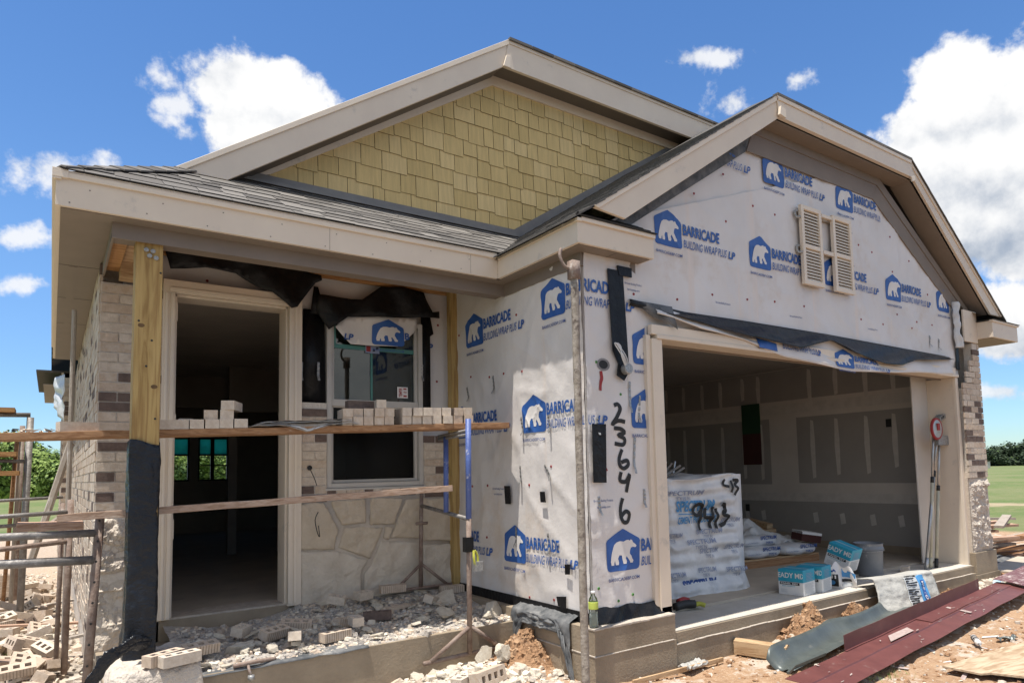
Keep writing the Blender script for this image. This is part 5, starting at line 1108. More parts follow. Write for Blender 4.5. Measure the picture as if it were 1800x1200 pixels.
# --- scaffold
def frame_paint(mb, a, b, r, mk): mb.tube([a, b], r, mk, 10)
t = thing('scaffold_trestle', 'mason trestle with chipped blue uprights carrying the right end of the plank', 'scaffold', (-.24,.87,-.13))
def tp(name, segs, mk, rad=.021, par=t):
    mb = MB(); loc = par.location
    for a, b in segs: mb.tube([V(a)-loc, V(b)-loc], rad, mk, 10)
    return part(name, mb, par, True)
tp('front_leg', [((-.245,.87,-.13),(-.235,.87,1.05))], 'steel_rust'); tp('front_post', [((-.236,.87,.96),(-.226,.87,1.79))], 'paint_blue', .024)
tp('front_foot', [((-.66,.86,-.135),(.10,.90,-.13)), ((-.60,.86,-.13),(-.235,.87,.09)), ((.06,.89,-.13),(-.235,.87,.09))], 'steel_rust', .018)
tp('rear_leg', [((-.12,2.05,.25),(-.10,2.05,1.15))], 'steel_rust', .019); tp('rear_foot', [((-.45,2.05,.24),(.22,2.05,.24)), ((-.38,2.05,.25),(-.11,2.05,.47)), ((.16,2.05,.25),(-.11,2.05,.47)), ((-.17,2.03,.86),(-.05,2.03,.86))], 'steel_rust', .015)
tp('crossbar', [((-.10,2.05,1.03),(-.23,.87,.955))], 'steel', .018); tp('inner_post', [((-.232,1.28,1.0),(-.225,1.28,1.66))], 'paint_blue', .022); tp('top_bar', [((-.225,1.42,1.672),(-.226,.87,1.695)), ((-.225,1.42,1.645),(-.226,.87,1.66))], 'steel', .014)
lk = MB(); lk.tube(smooth_path([(.03,-.03,.83),(.02,-.05,.77),(.035,-.05,.70),(.06,-.04,.70),(.065,-.03,.78),(.04,-.03,.83)],4), .010, 'yellow', 6); lk.box((.02,-.06,.66), (.10,-.035,.74), 'galv'); lk.box((-.04,-.03,.82),(.03,.03,.94),'membrane'); part('clamp', lk, t)
def lbar(pts, r=.021): return [(a, b) for a, b in pts]
t2 = thing('scaffold_stand', 'rusty mortar caked scaffold frame standing at the left corner of the house', 'scaffold', (-2.80,1.6,-.1))
tp('upright', [((-2.835,1.6,-.30),(-2.768,1.6,1.14))], 'steel_rust', .029, t2); tp('upright', [((-2.93,2.75,-.2),(-2.92,2.75,1.20))], 'steel_rust', .024, t2); tp('upright', [((-2.985,2.9,-.2),(-2.97,2.9,1.17))], 'steel_rust', .018, t2)
tp('crossbar', [((-3.7,1.6,1.0),(-2.79,1.6,.985))], 'steel', .026, t2); tp('crossbar', [((-3.7,1.6,.83),(-2.80,1.6,.80))], 'steel', .030, t2); tp('crossbar', [((-3.8,2.75,1.07),(-2.92,2.75,1.10))], 'steel', .018, t2); tp('crossbar', [((-3.8,2.75,.80),(-2.93,2.75,.86))], 'steel_rust', .020, t2)
tp('crossbar', [((-4.2,4.6,1.155),(-2.95,4.6,1.19))], 'steel', .016, t2)
mb = MB()
for k in range(9): mb.lathe([(.0,0),(.008,0),(.008,.002),(.0,.0021)], 'rubber', Matrix.Translation((.0+(-.030+.055*k/8),-.031,.05+.14*k)) @ Matrix.Rotation(PI/2,4,'X'), 8)
part('pin_hole', mb, t2)
t3 = thing('scaffold_tower', 'tall grey scaffold frame stacked with bricks at the far left', 'scaffold', (-3.4,6.0,-.2))
tp('upright', [((-3.31,6,-.28),(-3.275,6,2.12))], 'steel', .036, t3); tp('upright', [((-3.63,6,-.28),(-3.60,6,2.12))], 'steel', .034, t3); tp('upright', [((-3.40,7.2,-.28),(-3.38,7.2,2.1))], 'steel_rust', .03, t3)
tp('crossbar', [((-3.9,6,2.14),(-3.275,6,2.15))], 'steel', .028, t3); tp('crossbar', [((-3.9,6,1.62),(-3.29,6,1.60))], 'steel', .022, t3); tp('crossbar', [((-3.9,6,.85),(-3.2,6,.86))], 'steel', .022, t3)
for k, (z, lab) in enumerate(((2.17,'top board of the far left tower, carrying a brick'), (1.66,'upper middle board of the far left tower'), (1.44,'lower middle board of the far left tower'))):
    mb = MB(); mb.box((-4.0,5.85,z), (-3.42+.03*k,6.25,z+.05), 'wood_orange'); single('scaffold_board', mb, 'short orange plank, '+lab, 'plank', 'planks on the scaffold tower')
    for q in range(2): brick((bm_tan, bm_light)[q], -3.62-.1*q+.02*k, 6.0+.02*q, z+.05, PI/2, 'tan brick on the %s board of the far left scaffold tower' % ('top','upper middle','lower middle')[k], 'bricks on the scaffold tower')
for k, (a, b, lab) in enumerate((((-3.42,6.6,-.25),(-3.37,6.3,1.95),'thin grey pole leaning against the far left tower'), ((-3.50,6.7,-.25),(-3.40,6.2,1.9),'thin brown pole leaning against the far left tower'))):
    mb = MB(); mb.tube([a, b], .022, ('wood_grey','wood_plank')[k], 8); single('wood_pole', mb, lab, 'pole', 'poles leaning on the tower', smooth=True)
mb = MB(); mb.tube([(-3.20,4.5,.55),(-2.90,4.5,1.75)], .035, 'wood_grey', 6); single('wood_prop', mb, 'grey timber prop leaning diagonally on the left wall', 'prop')
mb = MB(); mb.tube([(-2.93,3.3,-.3),(-2.925,3.3,2.9)], .020, 'wood_grey', 8); single('corner_rod', mb, 'tall thin grey pole standing against the left brick wall', 'pole')
mb = MB(); mb.tube([(-3.25,6.8,.65),(-2.95,6.8,.90)], .03, 'wood_grey', 6); single('wood_brace', mb, 'short grey brace sloping up to the far left wall', 'brace')
# planks
def plank(name, a, b, w, h, mk, lab, grp=None, seg=24, wob=.006):
    a, b = V(a), V(b); d = (b-a); s = d.cross(Z).normalized()*-1; mb = MB(); vs = []
    for i in range(seg+1):
        c = a+d*i/seg; q = wob*noise.noise(V((c.x*4, c.y*4, c.z))); r = wob*noise.noise(V((c.x*9, 2, c.z)))
        vs += [c+s*r+Z*q, c+s*(w+r*.5)+Z*q, c+s*(w+r*.5)+Z*(q-h), c+s*r+Z*(q-h)]
    fs = [(4*i+j, 4*i+(j+1) % 4, 4*(i+1)+(j+1) % 4, 4*(i+1)+j) for i in range(seg) for j in range(4)]+[(0,3,2,1), (4*seg,4*seg+1,4*seg+2,4*seg+3)]
    mb.add(vs, fs, mk); o = single(name, mb, lab, 'plank', grp, bevel=.003); return o
plank('scaffold_plank', (-3.75,1.626,PZ(-3.75)), (.235,.948,PZ(.235)), .26, .047, 'wood_plank', 'long weathered scaffold plank carrying brick stacks across the porch')
plank('guard_rail', (-3.02,1.50,1.125), (-.30,1.02,1.240), .035, .05, 'wood_weathered', 'thin pinkish board sloping across the doorway below the plank')
plank('scaffold_board', (-3.24,1.72,1.075), (-2.86,1.72,1.055), .26, .055, 'wood_pink', 'short mortar crusted board resting on the left scaffold frame', wob=.01)
mb = MB()
for k in range(5):
    x0 = -1.86+.03*k
    mb.grid(lambda a, b, k=k, x0=x0: V((x0+(.80-.05*k)*a, PY(x0+.8*a)-.02+.01*k+.24*b, PZ(x0+.8*a)+.006+.009*k+.018*abs(noise.noise(V((a*6,b*3,k))))-.055*max(0,1-abs(a-.52)*5)*(1-min(1,b*6))*(k < 3))), 26, 5, 'plastic_clear' if k % 2 else 'wood_grey')
single('plastic_sheet', mb, 'crumpled plastic sheet and paper lying on the plank between the brick stacks', 'plastic sheet', solid=.002, smooth=True)
mb = MB()
for k in range(26): 
    r = yr.uniform(.012,.04); x = yr.uniform(-3.5,-3.03); mb.add(*(lambda vs: (vs, [(0,1,2),(0,2,3),(0,3,1),(1,3,2)]))([V((x+r*yr.uniform(-1,1), PY(x)+.05+r*yr.uniform(-1,1), PZ(x)+max(0,r*yr.uniform(-.2,1)))) for _ in range(4)]), 'limestone' if k % 4 else 'print_black')
o = single('mortar_lumps', mb, 'lumps of white mortar dropped on the plank left of the post', None); o['kind'] = 'stuff'
# corner pole before the garage wing
t = thing('corner_pole', 'mortar crusted pole standing before the wrapped corner of the garage wing', 'pole', (.10,-.2,-.35))
mb = MB(); P_ = [(.005,.0,-.1+k*.13) for k in range(26)]
mb.tube([(p[0]+.004*noise.noise(V((0,0,k*.7))), p[1], p[2]) for k, p in enumerate(P_)], [.030+.004*noise.noise(V((k*1.3,0,0))) for k in range(26)], 'pole_crust', 8); part('pole', mb, t, True)
mb = MB(); mb.tube(smooth_path([(.0,.0,3.20),(-.06,.03,3.22),(-.09,.05,3.30),(-.07,.06,3.36)],4), .013, 'steel_rust', 8); mb.box((-.035,-.035,3.12),(.035,.035,3.26),'steel_rust'); part('clamp', mb, t, True)

# --- things in the garage
def noisebox(w, d, h, fr_, nu=26, nv=26): pass
t = thing('wrapped_pallet', 'pallet of cement bags in white printed plastic wrap, sprayed 9413 and 43', 'pallet', (2.0,.895,.02), -math.atan2(.135,1.14))
PWD = 1.14
def bulge(a, z):           # how far the wrapped front stands out at (a, z)
    layer = .5+.5*math.cos((z % .145)/.145*2*PI-PI)
    return .045*layer*(.6+.4*math.sin(a*7+z*3))+.03*noise.fractal(V((a*3.2, z*3.2, 1)), .9, 2, 4)+.022*max(0, 1-3*abs(noise.noise(V((a*2.2+z*1.5, z*2.0-a, 8)))))**2+.01*max(0,.25-z)*3*math.sin(a*9)
def wrapf(u, v):
    z = v*1.34; s = u*4; L1, L2 = PWD, 1.0; k = int(min(s, 3.999)); f = s-k
    c = [(0,0),(L1,0),(L1,L2),(0,L2),(0,0)]; x = c[k][0]+(c[k+1][0]-c[k][0])*f; y = c[k][1]+(c[k+1][1]-c[k][1])*f
    nx, ny = ((0,-1),(1,0),(0,1),(-1,0))[k]; b = bulge(x if k % 2 == 0 else y+5, z); e = min(1, min(f, 1-f)*9); tpz = 1-.10*max(0,(v-.86)/.14)**2-.02*math.sin(x*5)
    rnd = .05*(1-e); bot = .07*max(0,.12-v)/.12
    return V((x+nx*(b*e+bot)-(rnd if x > L1/2 else -rnd)*(k % 2 == 0), y+ny*(b*e+bot), z*tpz+.04*max(0,v-.9)*noise.noise(V((x*4,y*4,0)))))
mb = MB(); mb.grid(wrapf, 240, 120, 'bag_white'); mb.grid(lambda a, b: V((PWD*a, 1.0*b, 1.19+.06*math.sin(a*PI)**.5*math.sin(b*PI)**.5+.03*noise.noise(V((a*5,b*5,0))))), 24, 20, 'bag_white'); part('wrapped_bags', mb, t, True)
L = []
put_text(L, 'SPECTRUM', .20, .86, .50, .115, 'print_sky', .04); put_poly(L, [(.22,.835),(.70,.815),(.70,.825),(.22,.845)], 'print_sky'); put_text(L, 'CEMENT PRODUCTS', .20, .735, .52, .075, 'print_sky', .03)
for (x, z, w) in ((.06,1.03,.5),(.45,.62,.34),(.80,.72,.28),(.03,.60,.22),(.48,.42,.26),(.82,.44,.27),(.30,.52,.40),(.84,.20,.26),(.46,.22,.24),(.04,.20,.24)):
    put_text(L, 'SPECTRUM', x, z, w, .05, 'print_faint', .02); put_text(L, 'TYPE N', x+w*.3, z-.05, w*.35, .035, 'print_faint', .01)
put_text(L, 'SPECTRUM', .24, .05, .46, .11, 'print_navy', .05)
for q in L: lay([q], lambda a, b, d: V((a, -bulge(a, b)-.014-d*.6, b)), name='bag_print', parent=t)
L = []
for p, w in (([(.532,.861),(.474,.815),(.422,.852),(.434,.907),(.499,.932),(.543,.902),(.53,.833),(.493,.661)],.030),([(.598,.885),(.574,.796),(.666,.784)],.03),([(.691,.895),(.667,.798),(.632,.673)],.03),([(.728,.879),(.732,.78),(.703,.669)],.028),([(.768,.92),(.824,.91),(.86,.858),(.8,.812),(.874,.786),(.851,.717),(.764,.693)],.032),([(.862,1.184),(.838,1.125),(.924,1.101)],.026),([(.957,1.169),(.971,1.092),(.959,1.039)],.026),([(.986,1.171),(1.05,1.166),(1.005,1.12),(1.04,1.078),(1.0,1.007)],.026)):
    vs, fs = ribbon(smooth_path(p), w*1.25); L.append((vs, fs, 'print_black'))
lay(L, lambda a, b, d: V((a, -bulge(a, b)-.026-d*.6, b)), name='sprayed_number', parent=t)
mb = MB(); 
for k in range(5): mb.box((.02,.02+k*.22,-.0), (1.1,.14+k*.22,.02), 'wood_raw')
part('pallet_board', mb, t)
mb = MB(); r_ = random.Random(9)
for k in range(16): a = V((2.25+r_.uniform(-.13,.12), 1.1+r_.uniform(-.1,.1), 1.24+r_.uniform(0,.05))); mb.tube([a, a+V((r_.uniform(.03,.16), r_.uniform(-.06,.06), r_.uniform(.02,.15)))], .012, ('galv','alu','steel')[k % 3], 6)
single('tie_bundle', mb, 'bundle of loose metal pieces lying on the wrapped pallet', 'metal pieces')
# second pallet with opened bags
t = thing('bag_pallet', 'low wooden pallet under the opened cement bags at the back of the garage', 'pallet', (4.17,1.58,.022), -.12)
mb = MB()
for k in range(7): mb.box((.0,.02+k*.14,.09), (1.4,.13+k*.14,.11), 'wood_raw')
part('deck_board', mb, t); mb = MB()
for k in range(3): mb.box((.01,.01+k*.44,0), (1.39,.09+k*.44,.088), 'wood_plank')
part('stringer', mb, t)
def bag(x, y, z, rz, w, d, h, lab, txt=True):
    mb = MB()
    def f(a, b):
        t_ = b*2*PI; px = (a-.5)*w; e = max(0, 1-abs(2*a-1)**5)**.5; yy = math.copysign(abs(math.cos(t_))**.6, math.cos(t_)); zz = math.copysign(abs(math.sin(t_))**.8, math.sin(t_))
        return V((px+.01*noise.noise(V((b*6,a*3,x))), yy*d/2*(.86+.14*e)*e**.3, h/2+zz*h/2*e+.012*noise.noise(V((a*7,b*7,y)))))
    mb.grid(f, 30, 24, 'bag_white'); o = single('cement_bag', mb, lab, 'cement bag', 'cement bags on the low pallet', (x, y, z), (0,0,rz), True)
    if txt:
        L = []; put_text(L, 'SPECTRUM', -.05, .02, .32, .05, 'print_navy', .03); put_text(L, 'TYPE N', .05, -.04, .14, .035, 'print_navy', .02); put_text(L, 'Portland Lime Masonry Cement Type N', -.32, -.02, .24, .02, 'print_navy')
        for q in L: lay([q], lambda a, b, d_: V((a, -d/2*.97-d_-.004, h/2+b)), name='bag_print', parent=o)
    return o
bag(4.56,1.74,.125,-.12,.68,.42,.16,'lower left opened cement bag on the low pallet'); bag(5.20,1.62,.125,-.12,.62,.42,.15,'lower right cement bag on the low pallet'); bag(4.66,1.86,.26,-.05,.70,.42,.15,'upper cement bag lying across the pile on the low pallet'); bag(4.6,2.25,.125,-.12,.7,.42,.16,'rear cement bag half hidden on the low pallet', False)
mb = MB(); 
def sheet(a, b):
    x = 4.15+1.55*a; y = 1.58+.55*b-.1*a; ridge = .55*math.exp(-((a-.34-.25*(b-.5))/.16)**2)+.30*math.exp(-((a-.72)/.22)**2)*(1-b*.4)
    return V((x, y, .30-.24*a*(1-b)+.50*ridge*(.35+.65*b)+.05*noise.fractal(V((a*6,b*6,2)),.9,2,4)))
mb.grid(lambda a, b: sheet(a, .35+.65*b), 60, 30, 'plastic_clear'); single('plastic_cover', mb, 'crumpled translucent plastic thrown over the cement bags', 'plastic sheet', solid=.002, smooth=True)
mb = MB(); mb.box((0,0,0), (.36,.20,.13), 'red_board'); mb.box((.0,-.002,.10), (.36,.2,.135), 'box_white'); single('small_box', mb, 'dark red box with white top lying on the cement bags', 'box', None, (5.42,1.60,.285), (.1,.15,-.2))
mb = MB(); mb.box((0,0,.0), (1.0,.12,.10), 'wood_raw'); mb.box((0,.3,.0), (1.0,.42,.10), 'wood_raw'); mb.box((0,0,.11), (.12,.42,.18), 'wood_raw'); mb.box((.8,0,.11), (.92,.42,.18), 'wood_raw'); single('empty_pallet', mb, 'empty wooden pallet standing behind the cement bags', 'pallet', None, (4.75,2.35,.30), (.15,0,-.1))
# boxes of joint compound
def mudbox(x, y, z, rz, lab, rot=None):
    t = thing('carton', lab, 'box', (x, y, z), rz, 'teal and white cartons on the garage slab')
    if rot: t.rotation_euler = rot
    w, d, h = .275, .265, .26; mb = MB(); mb.box((0,0,0), (w,d,h*.52), 'box_white'); mb.box((0,0,h*.52), (w,d,h), 'box_teal'); part('box', mb, t, bevel=.006)
    mb = MB(); mb.box((.004,d*.47,h+.0005), (w-.004,d*.53,h+.0015), 'plastic_clear'); part('tape', mb, t)
    L = []; put_text(L, 'READY MIX', -.04, .175, w+.07, .052, 'box_white', .02); put_poly(L, [(.02,.105),(.235,.105),(.235,.132),(.02,.132)], 'print_black'); put_text(L, 'PANEL REY', .032, .110, .19, .017, 'box_white', .03); put_text(L, 'joint compound', .045, .085, .14, .013, 'box_teal', .02)
    for q in range(4): put_poly(L, [(.03,.055-.009*q),(.10,.055-.009*q),(.10,.058-.009*q),(.03,.058-.009*q)], 'box_grey')
    lay(L, lambda a, b, d_: V((a, -d_-.001, b)), .003, w-.003, name='box_print', parent=t)
    L = []
    for q in range(11): put_poly(L, [(.03,.018+.010*q),(.235-.02*(q % 3),.018+.010*q),(.235-.02*(q % 3),.023+.010*q),(.03,.023+.010*q)], 'box_grey')
    for q in range(6): put_poly(L, [(.06,.15+.014*q),(.21-.03*(q % 2),.15+.014*q),(.21-.03*(q % 2),.155+.014*q),(.06,.155+.014*q)], 'print_faint')
    lay(L, lambda a, b, d_: V((w+d_+.001, a, b)), name='box_print', parent=t)
    return t
mudbox(3.16,.36,.0,-1.43,'teal and white carton at the front left of the garage slab'); mudbox(3.48,.36,.0,-1.36,'teal and white carton standing tight against the right side of another')
mudbox(4.15,.46,.215,-1.45,'tilted teal and white carton propped against the grey bucket',(.0,.33,-1.45))
# torn printed bag
t = thing('torn_bag', 'torn white and blue printed bag crumpled beside the cartons', 'bag', (3.82,.22,.0), -.85)
mb = MB(); mb.grid(lambda a, b: V((.30*a, .03*math.sin(a*9+b*4)+.05*b*(a-.3), (.25-.10*max(0,a-.55)*2-.03*math.sin(a*14))*b)), 20, 14, 'print_white'); mb.grid(lambda a, b: V((.30*a, .12+.02*math.sin(a*8), (.22-.06*a)*b)), 12, 8, 'print_white'); part('paper', mb, t, solid=.004)
L = []; put_poly(L, [(.16,.12),(.29,.10),(.29,.15),(.16,.21)], 'print_sky'); put_poly(L, [(.02,.02),(.115,.02),(.115,.15),(.02,.15)], 'print_black'); put_text(L, 'TI', .03, .105, .06, .035, 'print_white', .04); put_poly(L, [(.03+.025*math.cos(q)+.03,.06+.025*math.sin(q)) for q in [k*PI/6 for k in range(12)]], 'print_sky'); put_poly(L, [(.155,.07),(.28,.065),(.28,.09),(.155,.10)], 'print_black'); put_poly(L, [(.155,.02),(.27,.02),(.27,.05),(.155,.055)], 'box_grey'); 
for q in range(3): put_poly(L, [(.05+.02*q+.012*math.cos(k*PI/4),.185+.012*math.sin(k*PI/4)+.01*(q % 2)) for k in range(8)], 'print_navy')
lay(L, lambda a, b, d: V((a, .03*math.sin(a/.3*9+b/.25*4)+.05*(b/.25)*(a/.3-.3)-d-.006, b)), name='bag_print', parent=t)
# bucket
t = thing('bucket', 'dusty grey plastic bucket on the garage slab', 'bucket', (4.93,.36,.0)); mb = MB()
mb.lathe([(.0,.0),(.142,.0),(.150,.02),(.162,.30),(.172,.31),(.172,.335),(.165,.34),(.166,.38),(.172,.385),(.160,.388),(.155,.33),(.140,.03),(.0,.03)], 'bucket', None, 32); part('shell', mb, t, True); mb = MB(); mb.tube([(.176*math.cos(a), .176*math.sin(a), .325-.03*math.sin(a*.5)) for a in [k*PI/14+PI for k in range(15)]], .004, 'galv', 6); part('handle', mb, t, True)
# bag draped over the slab edge
t = thing('mortar_bag', 'grey half empty paper bag with white and blue label draped over the slab edge', 'bag', (4.03,-.11,.06), -.13); mb = MB()
def lipbag(a, b):
    x = .98*a; s = b; up = s < .25; q = s/.25 if up else 1
    y = .24*(1-q)-.06 if up else -.06-.16*((s-.25)/.75); z = (.02+.035*math.sin(q*PI/2)) if up else .055-.36*((s-.25)/.75)
    w = .014*noise.fractal(V((a*5,b*5,3)),.9,2,4); sag = .04*math.sin(a*PI)
    return V((x+.03*math.sin(b*5)+.05*b*(a-.3), y-sag-w, z-.05*abs(a-.45)*b))
mb.grid(lipbag, 50, 34, 'bag_grey'); part('paper', mb, t, True, solid=.012)
L = []; 
put_poly(L, [(.40,.0),(.76,.0),(.78,.20),(.40,.24)], 'print_white'); put_poly(L, [(.42,.24),(.63,.22),(.63,.86),(.42,.90)], 'box_grey'); put_poly(L, [(.63,.22),(.77,.20),(.78,.90),(.63,.90)], 'print_sky')
for q in range(13): put_poly(L, [(.43,.28+.045*q),(.62-.03*(q % 3),.28+.045*q),(.62-.03*(q % 3),.30+.045*q),(.43,.30+.045*q)], 'print_black')
put_poly(L, [(.67,.40),(.735,.40),(.735,.80),(.67,.80)], 'print_navy')
vs, fs = glyphs('MURCO', .03); L.append(([(.685+.035*q, .42+.36*p) for p, q in vs], fs, 'print_white'))
for k in range(len(L)): L[k] = (L[k][0], L[k][1], L[k][2])
def lm(a, b, d):
    p = lipbag(a, b); n_ = (lipbag(a+.01, b)-p).cross(lipbag(a, b+.01)-p).normalized(); n_ = n_ if n_.y < 0 or n_.z > .5 else -n_; return p+n_*(d+.012)
bm = bmesh.new(); mats_ = []
for li, (vs, fs, mk) in enumerate(L):
    b2 = bmesh.new(); vv = [b2.verts.new((x_, y_, 0)) for x_, y_ in vs]
    for f in fs:
        try: b2.faces.new([vv[i] for i in f])
        except ValueError: pass
    bmesh.ops.triangulate(b2, faces=b2.faces[:])
    for _ in range(3):
        es = [e for e in b2.edges if e.calc_length() > .06]
        if es: bmesh.ops.subdivide_edges(b2, edges=es, cuts=1); bmesh.ops.triangulate(b2, faces=[f for f in b2.faces if len(f.verts) > 3])
    if mk not in mats_: mats_.append(mk)
    mp = {v: bm.verts.new(lm(v.co.x, v.co.y, .0012*(li if li < 3 else 4+.1*li))) for v in b2.verts}
    for f in b2.faces: bm.faces.new([mp[v] for v in f.verts]).material_index = mats_.index(mk)
    b2.free()
me = bpy.data.meshes.new('label'); bm.to_mesh(me); bm.free()
for k in mats_: me.materials.append(M[k])
link('bag_label', me, t)
# long handled drywall tools leaning on the jamb
def tool(a, b, mk, lab, head):
    t = thing('drywall_tool', lab, 'tool', a, 0, 'long handled tools leaning in the garage'); d = V(b)-V(a); mb = MB(); mb.tube([(0,0,0), d*.62], .020, mk, 10); part('handle', mb, t, True); mb = MB(); mb.tube([d*.62, d], .015, 'alu', 10); part('rod', mb, t, True); mb = MB(); head(mb, d); part('head', mb, t); mb = MB(); mb.tube([(0,0,-.0), d*.07], .024, 'rubber' if mk == 'pole_cream' and a[0] > 6 else mk, 10); mb.tube([d*.60, d*.64], .022, 'rubber', 10); part('grip', mb, t, True)
def disc(mb, d):
    T = Matrix.Translation(d+V((-.03,-.04,-.02))) @ Matrix.Rotation(PI/2,4,'X'); mb.lathe([(.0,0),(.135,0),(.14,.012),(.135,.025),(.05,.03),(.0,.04)], 'alu', T, 24); mb.lathe([(.11,.026),(.138,.0265),(.142,.014),(.144,.014),(.144,.0),(.11,-.002)], 'print_red', T, 24); mb.box((d.x-.06,d.y-.085,d.z-.04), (d.x,d.y-.07,d.z+.05), 'print_red')
tool((5.98,.15,.0),(6.29,.14,1.78),'pole_cream','cream handled sanding pole with round red rimmed disc head',disc)
tool((5.85,.14,.0),(6.49,.16,1.90),'alu','all aluminium pole with angular corner head leaning left to right',lambda mb, d: [mb.box((d.x-.07+.04*k,d.y-.05,d.z-.03+.02*k), (d.x+.0+.05*k,d.y+.03,d.z+.02+.02*k), 'galv') for k in range(3)])
tool((6.07,.12,.0),(6.45,.15,1.60),'pole_cream','cream pole with black foot and wide flat box head',lambda mb, d: (mb.box((d.x-.13,d.y-.05,d.z-.05), (d.x+.17,d.y+.03,d.z+.07), 'galv'), mb.box((d.x+.12,d.y-.055,d.z-.03), (d.x+.16,d.y-.05,d.z+.05), 'alu')))
# gloves
mb = MB(); r_ = random.Random(2)
for k, (p, q, r, m_) in enumerate((((0,0,.03),(.22,-.04,.035),.04,'rubber'),((.10,.05,.06),(.24,.06,.05),.03,'print_red'),((.22,-.04,.03),(.30,-.10,.02),.022,'yellow'),((.22,-.02,.03),(.31,-.05,.02),.018,'rubber'),((.2,.0,.03),(.30,-.01,.02),.016,'yellow'))): mb.tube(smooth_path([p, tuple((a+b)/2+.01 for a, b in zip(p, q)), q], 4), r, m_, 8)
single('work_gloves', mb, 'black and yellow work gloves lying by the wrapped pallet', 'gloves', None, (1.68,.42,.02), smooth=True)
# bottle
t = thing('water_bottle', 'clear plastic bottle with lime green label standing on the foundation ledge', 'bottle', (.305,-.065,.155)); mb = MB(); mb.lathe([(.0,0),(.033,0),(.036,.01),(.034,.04),(.036,.06),(.034,.085),(.036,.11),(.037,.13),(.037,.19),(.030,.215),(.016,.235),(.014,.25),(.0,.25)], 'bottle_clear', None, 20); part('body', mb, t, True); mb = MB(); mb.lathe([(.0375,.135),(.038,.14),(.038,.185),(.0375,.19)], 'label_yellow', None, 20); part('label_sleeve', mb, t, True); mb = MB(); mb.lathe([(.0,.248),(.017,.248),(.017,.268),(.0,.27)], 'plastic_clear', None, 14); part('cap', mb, t, True); mb = MB(); mb.lathe([(.0,.004),(.031,.004),(.031,.11),(.0,.111)], 'water', None, 18); part('water', mb, t, True)
# torn felt hanging over the foundation
mb = MB()
def felt(a, b):
    y = .98-.82*a; s = b; hang = (.10 if a < .80 else .10+.45*((a-.8)/.2)**.5)+.35*max(0,(.22-a)/.22)
    if s < .35: return V((WX-.01-.11*(s/.35), y, .205-.045*(s/.35)+.014*noise.noise(V((a*9,b*9,1)))+.008*noise.noise(V((a*25,b*20,7)))))
    q = (s-.35)/.65; return V((.248-.018*q-.035*abs(noise.noise(V((a*8,q*4,2))))-.015*abs(noise.noise(V((a*22,q*9,5)))), y-.12*q*(a > .7)*q, .162-hang*q))
mb.grid(felt, 44, 22, 'membrane_dusty'); single('felt_strip', mb, 'torn dusty black felt hanging over the foundation beside the porch', 'felt', solid=.003, smooth=True)
mb = MB(); mb.tube(smooth_path([(-2.02,.96,.07),(-1.90,.95,.08),(-1.80,.97,.075),(-1.74,.99,.07)],4), .014, 'steel_rust', 8); mb.tube([(-1.93,.955,.08),(-1.92,.90,.0)], .010, 'steel_rust', 8); mb.lathe([(0,0),(.022,0),(.022,.03),(0,.03)], 'galv', Matrix.Translation((-1.92,.89,-.02)), 10); single('clamp_tool', mb, 'rusty clamp hanging over the front edge of the porch slab', 'clamp', smooth=True)
mb = MB(); mb.grid(lambda a, b: V((-2.22+1.15*a, .935+.25*b*(1-.4*a), .056+.012*noise.noise(V((a*8,b*4,1)))-.02*max(0,.1-b)*8)), 30, 8, 'membrane_dusty'); single('slab_sheet', mb, 'dusty bluish sheet lying along the front edge of the porch slab', 'sheet', solid=.002, smooth=True)
mb = MB(); mb.tube(smooth_path([(-1.145,2.17,1.42),(-1.15,2.14,1.40),(-1.12,2.12,1.32),(-1.10,2.12,1.26)],4), .004, 'rubber', 6); mb.tube(smooth_path([(-1.09,2.11,1.02),(-1.12,2.10,.95),(-1.10,2.10,.84),(-1.08,2.10,.80),(-1.09,2.1,.90)],4), .004, 'rubber', 6); mb.lathe([(.0,0),(.022,0),(.022,.01),(.0,.011)], 'rubber', Matrix.Translation((-1.145,2.188,1.42)) @ Matrix.Rotation(PI/2,4,'X'), 12); wr = part('doorbell_wire', mb, house, True)
# --- metal flashings and litter on the ground
t = thing('red_flashing', 'long dark red metal flashing with upturned edge lying before the garage', 'flashing', (0,0,0))
A, B = V((1.30,-1.13,-.245)), V((6.15,-.62,-.17)); d = (B-A).normalized(); s = V((-d.y, d.x, 0)).normalized()
mb = MB(); q = lambda a, b, z: A+d*a+s*b+Z*z
def flash(mb, a0, a1, prof, mk):
    n_ = 24; vs = []
    for i in range(n_+1):
        a = a0+(a1-a0)*i/n_
        for (b, z) in prof: vs.append(q(a, b+.004*noise.noise(V((a*2,b*9,0))), z+.010*noise.noise(V((a*1.7,b*4,1)))))
    k = len(prof); mb.add(vs, [(i*k+j, (i+1)*k+j, (i+1)*k+j+1, i*k+j+1) for i in range(n_) for j in range(k-1)], mk)
flash(mb, 0, 4.95, [(-.235,.0),(-.07,.030),(-.065,.040),(.11,.045)], 'red_metal'); flash(mb, .95, 4.3, [(.09,.052),(.108,.052),(.112,.175)], 'red_metal'); flash(mb, 2.4, 4.5, [(-.05,.047),(.09,.053)], 'red_metal'); flash(mb, 4.85, 6.9, [(-.19,.05),(-.04,.075),(.12,.09)], 'red_scuffed')
part('metal_sheet', mb, t, solid=.004)
mb = MB(); r_ = random.Random(6)
